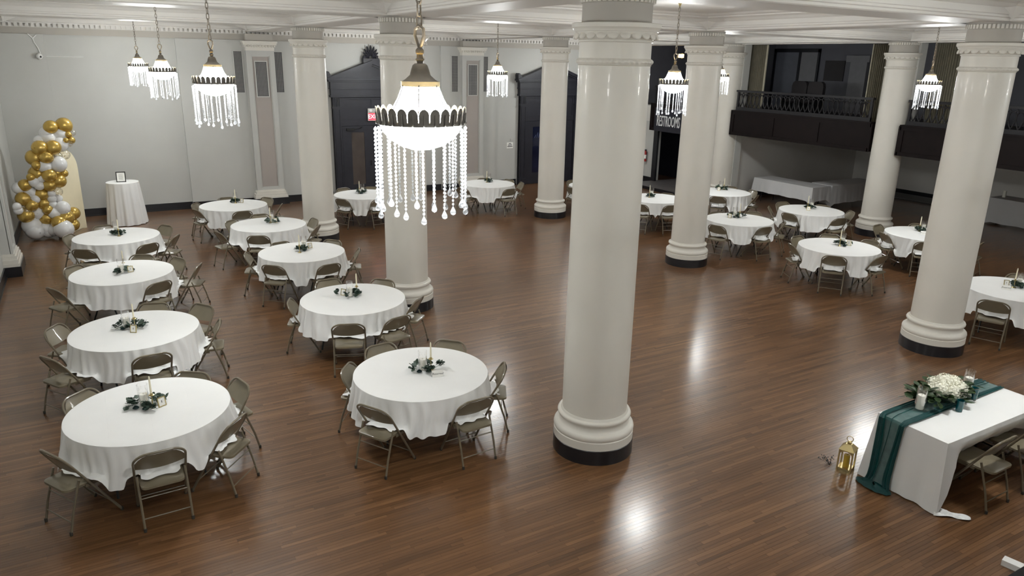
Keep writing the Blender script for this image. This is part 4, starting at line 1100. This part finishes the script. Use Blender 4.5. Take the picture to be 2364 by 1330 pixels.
    if fp:
        q = fq; number_frame((q.x, q.y, z), view - PI / 2 + (0.5 if ti % 3 == 0 else -0.6 if ti % 3 == 1 else 0.1), 'small gold framed table number on ' + desc)
    if cp_:
        q = cq; tent_card((q.x, q.y, z), view - PI / 2 + 0.15, 'white tent card reading Reserved on ' + desc)

# ------------------------------------------------------------------ rectangular tables and cloths
def rect_table(x0, x1, y0, y1, label, group, inset=0.1):
    t = thing('banquet_table', label, 'table', ((x0 + x1) / 2, (y0 + y1) / 2, 0), 0, group)
    w, d = (x1 - x0) / 2 - 0.01, (y1 - y0) / 2 - 0.01
    MB().box(-w, w, -d, d, 0.705, 0.74).build('tabletop', 'tabletop_board', t, smooth=0)
    for s in (-1, 1):
        for q in (-1, 1):
            a = (s * (w - 0.25), q * (d - inset)) if w > d else (s * (w - 0.1), q * (d - 0.25))
            MB().tube([(a[0], a[1], 0.705), (a[0], a[1], 0)], 0.013, 6).build('leg', 'black_metal', t)
    if w > d:
        for s in (-1, 1): MB().tube([(s * (w - 0.25), -d + inset, 0.15), (s * (w - 0.25), d - inset, 0.15)], 0.011, 6).build('stretcher', 'black_metal', t)
    else:
        for s in (-1, 1): MB().tube([(-w + 0.1, s * (d - 0.25), 0.15), (w - 0.1, s * (d - 0.25), 0.15)], 0.011, 6).build('stretcher', 'black_metal', t)
def rect_cloth(x0, x1, y0, y1, hems, m_, label, group, seed=1, flare=0.04, ripple=0.014, puddle=None, push=None):
    """hems = hem height on sides (-y, +x, +y, -x); walk round the rim, folding cloth downwards"""
    g = random.Random(seed); z = 0.752; rc = 0.012
    pts = []
    def side(p, q, nrm, hem, n):
        for k in range(n):
            f = k / n; pts.append((p[0] + (q[0] - p[0]) * f, p[1] + (q[1] - p[1]) * f, nrm, hem, f))
    nx, ny = max(12, int((x1 - x0) / 0.035)), max(12, int((y1 - y0) / 0.035))
    cs = [(x0, y0), (x1, y0), (x1, y1), (x0, y1)]; nr_ = [(0, -1), (1, 0), (0, 1), (-1, 0)]
    for k in range(4): side(cs[k], cs[(k + 1) % 4], nr_[k], hems[k], (nx, ny, nx, ny)[k])
    n = len(pts); ph = [g.uniform(0, 6.28) for _ in range(4)]
    rows = [0, 0.02, 0.06, 0.14, 0.25, 0.4, 0.55, 0.7, 0.82, 0.92, 1.0]
    vs = []; fs = []
    for tr in (0.9, 1.0):
        for (px, py, nn, hm, f) in pts:
            mx, my = (x0 + x1) / 2, (y0 + y1) / 2
            vs.append((mx + (px - mx) * tr, my + (py - my) * tr, z))
    for r_ in rows:
        for i, (px, py, nn, hm, f) in enumerate(pts):
            # corners: blend normals and let the loose corner fall lower
            L_ = 0
            cdist = min(f, 1 - f) * (x1 - x0 if nn[1] else y1 - y0)
            w = max(0, 1 - cdist / 0.16)
            kcorner = None
            nd = Vector(nn)
            if w > 0:
                other = nr_[(nr_.index(nn) + (1 if f > 0.5 else -1)) % 4]; oh = hems[(nr_.index(nn) + (1 if f > 0.5 else -1)) % 4]
                nd = (nd + Vector(other) * w * w).normalized()
                low = min(hm, oh) - 0.1
                hm = hm + (max(0.006, low) - hm) * w
            s_ = px + py
            out = 0.006 + flare * r_ * (1 + 0.8 * w * w) + ripple * r_ * (math.sin(s_ * 21 + ph[0] + 1.2 * math.sin(s_ * 5)) * 0.7 + 0.5 * math.sin(s_ * 37 + ph[1]))
            if push and nn == (0, -1): out -= 0.20 * max(0, r_ - 0.3) / 0.7 * sstep((px - push[0]) / 0.2) * sstep((push[1] - px) / 0.2)
            zz = z - 0.001 - (z - hm) * r_ + 0.008 * r_ * math.sin(s_ * 9 + ph[2])
            if zz < 0.005: zz = 0.005
            vs.append((px + nd.x * out, py + nd.y * out, zz))
    m = len(rows) + 2
    for k in range(m - 1):
        for i in range(n):
            j = (i + 1) % n; fs.append((k * n + i, k * n + j, (k + 1) * n + j, (k + 1) * n + i))
    fs.append(tuple(range(n)))
    b = MB().add(vs, fs)
    if puddle:
        def pud(u, v):
            p0, p1 = Vector(puddle[0]), Vector(puddle[1]); q = p0.lerp(p1, u); e = (p1 - p0).normalized(); s_ = Vector((-e.y, e.x))
            wd = (0.07 * (1 - 0.55 * u) + 0.012 * math.sin(9 * u)) * (1 if u < 0.93 else 0.6)
            return (q.x + s_.x * wd * (2 * v - 1), q.y + s_.y * wd * (2 * v - 1), 0.004 + 0.05 * (1 - u) * math.sin(PI * v) * (0.7 + 0.4 * math.sin(14 * u + 6 * v)) + 0.018 * abs(math.sin(7 * v + 5 * u)))
        b.grid(pud, 14, 10)
    o = b.build('tablecloth', m_, smooth=50)
    return tag(o, label, 'tablecloth', group)
# head table
HX0, HX1, HY0, HY1 = 6.83, 8.67, 3.30, 4.03
rect_table(HX0, HX1, HY0, HY1, 'rectangular head table under floor-length cloth and teal runner', None, 0.25)
rect_cloth(HX0, HX1, HY0, HY1, (0.45, 0.01, 0.01, 0.006), 'linen', 'white floor-length cloth with crumpled corner on the head table', None, 4, 0.05, 0.012, ((6.80, 3.29), (7.00, 3.03)), (6.98, 8.6))
# teal runner: sheer strip along the table and down the end, gathered darker along both borders
def runner():
    t = thing('table_runner', 'sheer teal runner hanging over the head table end', 'runner', (0, 0, 0))
    path = [(8.66, 3.865, 0.757), (8.2, 3.87, 0.758), (7.5, 3.865, 0.758), (6.95, 3.855, 0.758), (HX0 - 0.005, 3.853, 0.757), (HX0 - 0.03, 3.853, 0.735), (HX0 - 0.045, 3.853, 0.5), (HX0 - 0.065, 3.857, 0.25), (HX0 - 0.085, 3.86, 0.08), (HX0 - 0.10, 3.86, 0.025), (HX0 - 0.16, 3.865, 0.012)]
    def pt(v):
        f = v * (len(path) - 1); k = min(int(f), len(path) - 2); return Vector(path[k]).lerp(Vector(path[k + 1]), f - k)
    def width(v): return 0.125 + 0.02 * math.sin(6 * v) + 0.03 * max(0, v - 0.75) / 0.25
    def nrm(v): return Vector((0, 0, 1)) if v < 0.4 else Vector((-1, 0, 0)) if v < 0.88 else Vector((-0.4, 0, 0.6))
    MB().grid(lambda u, v: tuple(pt(v) + Vector((0, (2 * u - 1) * width(v), 0)) + nrm(v) * (0.004 * (1 + math.sin(u * 19 + 8 * v)))), 14, 60).build('sheer_panel', 'teal_sheer', t)
    for s in (-1, 1):
        def border(u, v, s=s):
            c = s * (width(v) - 0.02) + (u - 0.5) * (0.07 + 0.012 * math.sin(11 * v + s))
            return tuple(pt(v) + Vector((0, c, 0)) + nrm(v) * (0.010 + 0.008 * math.sin(u * 12 + 5 * v)))
        MB().grid(border, 8, 60).build('gathered_border', 'teal_cloth', t)
    MB().tube([tuple(pt(v) + Vector((0, 0.02 * math.sin(9 * v) + 0.03, 0)) + nrm(v) * 0.008) for v in [k / 40 for k in range(40)]], 0.004, 5).build('crease', 'teal_cloth', t)
    def pud(u, v): a = 2 * PI * u; r = 0.02 + 0.15 * v; return (HX0 - 0.15 + 0.55 * r * math.cos(a), 3.86 + 1.15 * r * math.sin(a), 0.006 + 0.035 * (1 - v) * (0.8 + 0.4 * math.sin(3 * a)) + 0.012 * abs(math.sin(5 * a + 7 * v)))
    MB().grid(pud, 28, 6, closed=True).build('floor_bunch', 'teal_cloth', t)
runner()
# hydrangea arrangement
def flowers():
    t = thing('flower_arrangement', 'low white hydrangea arrangement with green leaves on head table', 'flowers', (7.72, 3.88, 0.770))
    g = random.Random(5)
    glass = [(atz(px, zz).x - 7.72, atz(px, zz).y - 3.88, rr) for px, zz, rr in (((2122, 944), 0.772, 0.055), ((2231, 902), 0.772, 0.055), ((2213, 949), 0.755, 0.041), ((2246, 923), 0.755, 0.041))]
    heads = [(-0.13, -0.02, 0.15, 0.09), (0.0, 0.02, 0.19, 0.10), (0.13, 0.0, 0.16, 0.09), (-0.05, -0.10, 0.13, 0.085), (0.08, -0.11, 0.12, 0.085), (0.2, -0.07, 0.11, 0.07), (-0.02, 0.11, 0.14, 0.085), (0.12, 0.11, 0.12, 0.08), (-0.17, 0.06, 0.11, 0.075)]
    for (x, y, z, r) in heads:
        b = MB(); b.sphere((0, 0, 0), r * 0.82, 12, 8)
        for k in range(64):
            zz = -0.55 + 1.55 * (k + 0.5) / 64; a = k * 2.39996; q = math.sqrt(max(0, 1 - zz * zz)); nrm_ = Vector((q * math.cos(a), q * math.sin(a), zz))
            Mq = Matrix.Translation(nrm_ * r * g.uniform(0.9, 1.02)) @ nrm_.to_track_quat('Z', 'X').to_matrix().to_4x4() @ Matrix.Rotation(g.uniform(0, 1.5), 4, 'Z')
            for p in range(4):
                b.add([(0, 0, 0), (0.011, 0.008, 0.004), (0.02, 0, 0.006), (0.011, -0.008, 0.004)], [(0, 1, 2, 3)], Mq @ Matrix.Rotation(p * PI / 2, 4, 'Z'))
        b.build('hydrangea_bloom', 'petal_white', t, (x, y, z))
    st_ = MB()
    for k in range(130):
        a = g.uniform(0, 2 * PI); rr = g.uniform(0.14, 0.34); x = rr * math.cos(a) * 1.35; y = rr * math.sin(a) * 0.62
        if k % 4 == 0: x = -g.uniform(0.25, 0.52); y = g.uniform(-0.02, 0.16)
        if y < -0.2: y = -0.2
        z = max(0.02, 0.12 - 0.25 * abs(rr - 0.15)) + g.uniform(0, 0.05)
        for tr_ in range(60):
            k_ = 1 - 0.012 * max(0, tr_ - 15)
            M = T(x * k_, y * k_, z, a + g.uniform(-0.7, 0.7) * (1 + 0.08 * tr_), g.uniform(-0.5, 0.5), g.uniform(-0.6, 0.35), g.uniform(0.85, 1.3))
            if clear_of(leaf_pts(M, 0.11, 0.06), glass): break
        x *= k_; y *= k_
        inst('leaf', leaf_me['green'], t).matrix_local = M
        if k % 3 == 0 and clear_of([(x * f, y * f, 0.004) for f in (0.3, 0.5, 0.7, 0.85, 1)], glass): st_.tube([(0.3 * x, 0.3 * y, 0.03), (0.7 * x, 0.7 * y, 0.06), (x, y, z)], 0.003, 5)
    st_.build('stems', 'green_leaf', t)
    MB().lathe([(0.1, 0), (0.12, 0.04), (0.1, 0.08)], 16).build('holder', 'dark_leaf', t)
flowers()
for (px, sc_, lab) in (((2122, 944), 1.0, 'left-wall end'), ((2231, 902), 1.0, 'balcony end')):
    p = atz(px, 0.772)
    o = inst('hurricane_vase', vase_me, None, p); o.scale = (1, 1, 1.05); tag(o, 'clear glass cylinder on the head table, ' + lab + ' of flowers', 'vase', 'head table vases')
    o = inst('pillar_candle', pillar_me, None, p + Vector((0, 0, 0.009))); o.scale = (1.05, 1.05, 1.25); tag(o, 'white pillar candle on the head table, ' + lab + ' of flowers', 'candle', 'head table pillar candles'); inst('wick', wick_me, o)
cup = MB().lathe([(0.03, 0), (0.033, 0.003), (0.038, 0.125), (0.036, 0.125), (0.031, 0.008), (0.001, 0.008)], 20, cap=False).mesh('votive_cup', 'teal_glass')
for (px, lab) in (((2213, 949), 'nearer the head table front edge'), ((2246, 923), 'nearer the balcony end of the head table')):
    o = inst('votive_cup', cup, None, atz(px, 0.755) + Vector((0, 0, 0.016 if px[0] > 2230 else 0))); tag(o, 'teal glass votive cup ' + lab, 'cup', 'teal votive cups')
for (xx, lab) in ((7.445, 'taupe folding chair at head table, nearer the crumpled cloth corner'), (8.16, 'taupe folding chair at head table, nearer the balcony end')):
    place_chair((xx, 3.265), PI / 2 + (0.02 if xx < 8 else -0.03), lab, 'folding chairs at the head table')
# lantern
lp = atz((1961, 1086), 0)
ln = thing('lantern', 'gold metal candle lantern on the floor beside head table', 'lantern', (6.735, 4.235, 0), 0.35)
w = 0.068
MB().box(-w, w, -w, w, 0, 0.03).build('base', 'gold', ln, smooth=0)
for s in (-1, 1):
    for q in (-1, 1): MB().box(s * w - 0.008, s * w + 0.008, q * w - 0.008, q * w + 0.008, 0.0, 0.25).build('corner_post', 'gold', ln, smooth=0)
for k in range(4):
    b = MB(); arch = [(-w, 0.25), (w, 0.25), (w, 0.2)] + [((w - 0.01) * math.cos(PI * i / 8), 0.195 + 0.04 * math.sin(PI * i / 8)) for i in range(9)] + [(-w, 0.2)]
    b.prism(arch, -w - 0.004, -w + 0.002, Matrix.Rotation(k * PI / 2, 4, 'Z')).build('arch_panel', 'gold', ln, smooth=0)
MB().add([(-0.082, -0.082, 0.25), (0.082, -0.082, 0.25), (0.082, 0.082, 0.25), (-0.082, 0.082, 0.25), (-0.03, -0.03, 0.31), (0.03, -0.03, 0.31), (0.03, 0.03, 0.31), (-0.03, 0.03, 0.31)], [(3, 2, 1, 0), (0, 1, 5, 4), (1, 2, 6, 5), (2, 3, 7, 6), (3, 0, 4, 7), (4, 5, 6, 7)]).build('roof', 'gold', ln, smooth=0)
MB().lathe([(0.022, 0.31), (0.024, 0.33), (0.012, 0.34)], 12).build('finial', 'gold', ln)
MB().tube([(0, 0.032 * math.cos(2 * PI * k / 16), 0.365 + 0.032 * math.sin(2 * PI * k / 16)) for k in range(16)], 0.004, 6, closed=True).build('ring', 'gold', ln)
lc = tag(MB().lathe([(0.032, 0), (0.032, 0.14), (0.028, 0.143), (0.004, 0.135)], 20).build('pillar_candle', 'gold_wax', None, (6.735, 4.235, 0.031)), 'golden pillar candle standing inside the lantern', 'candle')
inst('wick', wick_me, lc, (0, 0, 0.018))
sp = thing('berry_sprig', 'dry berry sprig lying on the floor beside the lantern', 'sprig', (6.64, 4.36, 0.0))
g = random.Random(9); b = MB(); q_ = MB()
for k in range(9):
    a = 1.2 + g.uniform(-0.9, 1.3); L_ = g.uniform(0.05, 0.13); e = (L_ * math.cos(a), L_ * math.sin(a), g.uniform(0.02, 0.11)); b.tube([(0, 0, 0.006), (e[0] * 0.5, e[1] * 0.5, e[2] * 0.7), e], 0.0018, 4)
    for _ in range(3): q_.sphere((e[0] + g.uniform(-0.02, 0.02), e[1] + g.uniform(-0.02, 0.02), e[2] + g.uniform(-0.015, 0.015)), 0.006, 6, 4)
b.build('twigs', 'brown_wood', sp); q_.build('berries', 'emerald_rose', sp)
# white timber stand foot at the near balcony
ft = thing('wooden_stand', 'white wooden stand with slanted brace on floor below balcony', 'stand', (6.62, 2.42, 0), math.radians(-100))
MB().box(-0.11, 1.0, -0.045, 0.045, 0, 0.055).build('foot', 'white_plastic', ft, smooth=0)
MB().prism([(0.05, 0.055), (0.13, 0.055), (0.62, 1.2), (0.54, 1.2)], -0.03, 0.03).build('brace', 'white_plastic', ft, smooth=0)
MB().box(0.52, 0.62, -0.035, 0.035, 0.055, 1.3).build('post', 'white_plastic', ft, smooth=0)
ft.rotation_euler = (0, 0, math.radians(-78))

# long cloth-covered tables under the balcony
G2 = 'long cloth-covered tables under the balcony'
rect_table(18.55, 19.35, 14.2, 16.45, 'long folding table under grey-white cloth, running along the balcony edge', G2)
rect_cloth(18.55, 19.35, 14.2, 16.45, (0.34, 0.4, 0.34, 0.34), 'linen_grey', 'shaded white cloth on long table running along the balcony edge', G2, 7, 0.03, 0.012)
rect_table(19.45, 21.7, 14.2, 14.95, 'long folding table under grey-white cloth, running deep under the balcony', G2)
rect_cloth(19.45, 21.7, 14.2, 14.95, (0.2, 0.34, 0.34, 0.2), 'linen_grey', 'shaded white cloth on long table running deep under the balcony', G2, 8, 0.025, 0.008)
rect_table(22.05, 22.8, 8.6, 11.0, 'long folding table under creased cloth with single white candle', G2)
rect_cloth(22.05, 22.8, 8.6, 11.0, (0.06, 0.3, 0.06, 0.06), 'linen_grey', 'creased grey-white cloth hanging to floor on table with single candle', G2, 9, 0.02, 0.006)
o = inst('pillar_candle', pillar_me, None, (22.4, 10.8, 0.756)); o.scale = (1.2, 1.2, 1.5); tag(o, 'lone white pillar candle on long table deep under balcony', 'candle')
rl = thing('ramp_rail', 'low dark ramp with steel edge rail by the wall under balcony', 'ramp', (23.7, 14.2, 0), 0)
MB().prism([(-0.3, 0), (0.3, 0), (0.3, 0.12)], -1.2, 1.0).build('ramp_board', 'black_paint', rl, smooth=0)
MB().tube([(-0.32, -1.2, 0.03), (-0.32, 1.0, 0.03), (-0.32, 1.08, 0.1)], 0.02, 6).build('edge_rail', 'steel', rl)

# ------------------------------------------------------------------ cocktail table, framed sign
ct = thing('cocktail_table', 'tall round cocktail table under pleated white cloth by far wall', 'table', (0.64, 20.92, 0))
MB().lathe([(0.35, 1.035), (0.36, 1.04), (0.36, 1.062)], 32).build('tabletop', 'tabletop_board', ct)
MB().lathe([(0.03, 0.03), (0.03, 1.035)], 12).build('pole', 'black_metal', ct); MB().lathe([(0.26, 0), (0.26, 0.015), (0.04, 0.04)], 24).build('foot', 'black_metal', ct)
def cclo(u, v):
    a = 2 * PI * u
    if v < 0.0456: r = 0.374 * v / 0.04546; z = 1.07
    else: f = (v - 0.0455) / 0.9545; r = 0.376 + 0.08 * f + (0.026 * f ** 0.7) * (math.sin(15 * a + 1.5 * math.sin(2 * a)) + 0.4 * math.sin(26 * a)); z = 1.069 - 1.055 * f
    return (r * math.cos(a), r * math.sin(a), z)
o = MB().grid(cclo, 150, 22, closed=True).build('tablecloth', 'linen', None, (0.64, 20.92, 0)); tag(o, 'floor-length pleated white cloth on the tall cocktail table', 'tablecloth')
sf = thing('framed_sign', 'small black framed sign standing on the cocktail table', 'frame', (0.62, 20.88, 1.07), -0.12)
Mt = Matrix.Rotation(-0.2, 4, 'X'); b = MB()
for (x0, x1, z0, z1) in ((-0.11, -0.09, 0, 0.26), (0.09, 0.11, 0, 0.26), (-0.11, 0.11, 0, 0.02), (-0.11, 0.11, 0.24, 0.26)): b.box(x0, x1, -0.01, 0.01, z0, z1, Mt)
b.build('frame', 'black_frame', sf, smooth=0)
MB().box(-0.09, 0.09, -0.003, 0.005, 0.02, 0.24, Mt).build('sheet', 'paper', sf, smooth=0)
b = MB()
for k in range(6): b.box(-0.05, 0.05, -0.0045, -0.003, 0.06 + 0.026 * k, 0.066 + 0.026 * k, Mt)
b.build('print', 'ink', sf, smooth=0)
MB().box(-0.02, 0.02, 0, 0.006, 0, 0.2, Matrix.Translation((0, 0.09, 0)) @ Matrix.Rotation(0.24, 4, 'X')).build('easel_leg', 'black_frame', sf, smooth=0)

# ------------------------------------------------------------------ backdrop arch and balloon garland
B0 = Vector((-0.31, 20.81)); bd = Vector((-0.555, -0.832)); bn = Vector((0.832, -0.555))
bk_ = thing('arch_backdrop', 'cream rounded arch backdrop panel behind the balloon garland', 'backdrop', (B0.x, B0.y, 0), math.atan2(bd.y, bd.x))
ap = [(0, 0.0), (1.0, 0.0)] + [(0.5 + 0.5 * math.cos(PI * k / 20), 1.5 + 0.5 * math.sin(PI * k / 20)) for k in range(21)]
MB().prism(ap, -0.03, 0.03).build('panel', 'cream_board', bk_, smooth=30)
MB().box(0.1, 0.9, -0.10, 0.03, 0, 0.02).build('foot', 'cream_board', bk_, smooth=0)
BL = {'gold_balloon': [(560, 152, 60), (445, 165, 50), (350, 350, 58), (466, 345, 55), (300, 433, 60), (405, 427, 50), (320, 500, 34), (325, 575, 60), (432, 587, 52), (500, 568, 28), (560, 570, 30), (518, 637, 52), (432, 675, 48), (270, 605, 30), (218, 675, 46), (362, 752, 50), (383, 832, 52), (280, 845, 48), (200, 795, 52), (228, 940, 58), (420, 890, 38), (410, 965, 55), (580, 957, 60), (645, 920, 48), (520, 1003, 57), (637, 1020, 50), (600, 232, 24), (625, 280, 28), (578, 282, 20)],
      'white_balloon': [(405, 220, 52), (420, 258, 58), (523, 227, 60), (528, 315, 58), (345, 285, 40), (393, 510, 50), (508, 490, 62), (360, 617, 32), (300, 648, 38), (347, 680, 34), (265, 735, 55), (160, 700, 42), (450, 750, 30), (455, 795, 33), (512, 790, 30), (465, 845, 32), (548, 875, 55), (340, 918, 58), (103, 865, 30), (157, 895, 33), (285, 1030, 72), (405, 1048, 54), (470, 1065, 50), (320, 1130, 68), (435, 1138, 52), (565, 1090, 72), (310, 800, 32), (480, 920, 45)],
      'clear_balloon': [(635, 215, 25), (605, 305, 28), (565, 405, 38), (505, 425, 36), (505, 730, 36), (180, 830, 50), (232, 905, 45), (470, 890, 22)]}
bg = thing('balloon_garland', 'garland of gold, white and clear balloons climbing the arch backdrop', 'balloons', (-0.75, 20.0, 0))
bal = {}
for m_ in BL:
    bal[m_] = MB().sphere((0, 0, 0), 1, 20, 14, fn=lambda a, t: 1 + 0.05 * max(0, -math.sin(t)) ** 3).lathe([(0.05, -1.1), (0.03, -1.04), (0.06, -1.0)], 8, cap=False).mesh('balloon', m_)
flk = MB(); gg = random.Random(2)
for k in range(36):
    d = Vector((gg.gauss(0, 1), gg.gauss(0, 1), gg.gauss(0, 1))).normalized() * 0.96
    flk.sphere(tuple(d), 0.075, 5, 3, sc=(1, 1, 0.5))
flk = flk.mesh('confetti', 'gold')
gb = random.Random(4)
lab_ = {'gold_balloon': 'shiny gold balloon', 'white_balloon': 'white balloon', 'clear_balloon': 'clear balloon with gold confetti'}
P0 = Vector((-0.78, 20.1))          # the garland hangs on the camera side of the panel, roughly facing the room
pn = Vector((0.35, -0.94)).normalized()
for m_, lst in BL.items():
    for (x_, y_, r_) in lst:
        px = (x_ / 3.8, 250 + y_ / 3.8); d = ray(px)
        off = gb.uniform(0.0, 0.08) + (0.14 if r_ < 40 else 0) + (0.06 if m_ == 'gold_balloon' else 0)
        t_ = (P0 + pn * off).dot(pn) / d.xy.dot(pn)
        p = Vector((d.x * t_, d.y * t_, CZ + d.z * t_)); rad = r_ / 3.8 / F * p.xy.length * 0.99
        for _ in range(80):         # in front of the backdrop, not through it: come nearer along the same line of sight
            e_ = p.xy - B0; al = e_.dot(bd); dist = e_.dot(bn)
            if not (-rad < al < 1.0 + rad and p.z - rad < 2.0 and dist < rad + 0.035): break
            t_ *= 0.9985; p = Vector((d.x * t_, d.y * t_, CZ + d.z * t_)); rad = r_ / 3.8 / F * p.xy.length * 0.99
        p.z = max(p.z, rad + 0.01); p.x = max(p.x, XL + rad + 0.06)
        o = inst('balloon', bal[m_], bg, (p.x + 0.75, p.y - 20.0, p.z)); o.scale = (rad, rad, rad * gb.uniform(0.96, 1.05))
        o.rotation_euler = (gb.uniform(-1.9, -0.9), gb.uniform(-0.6, 0.6), gb.uniform(-0.8, 0.8)); o['label'] = lab_[m_]
        if m_ == 'clear_balloon': inst('confetti', flk, o)
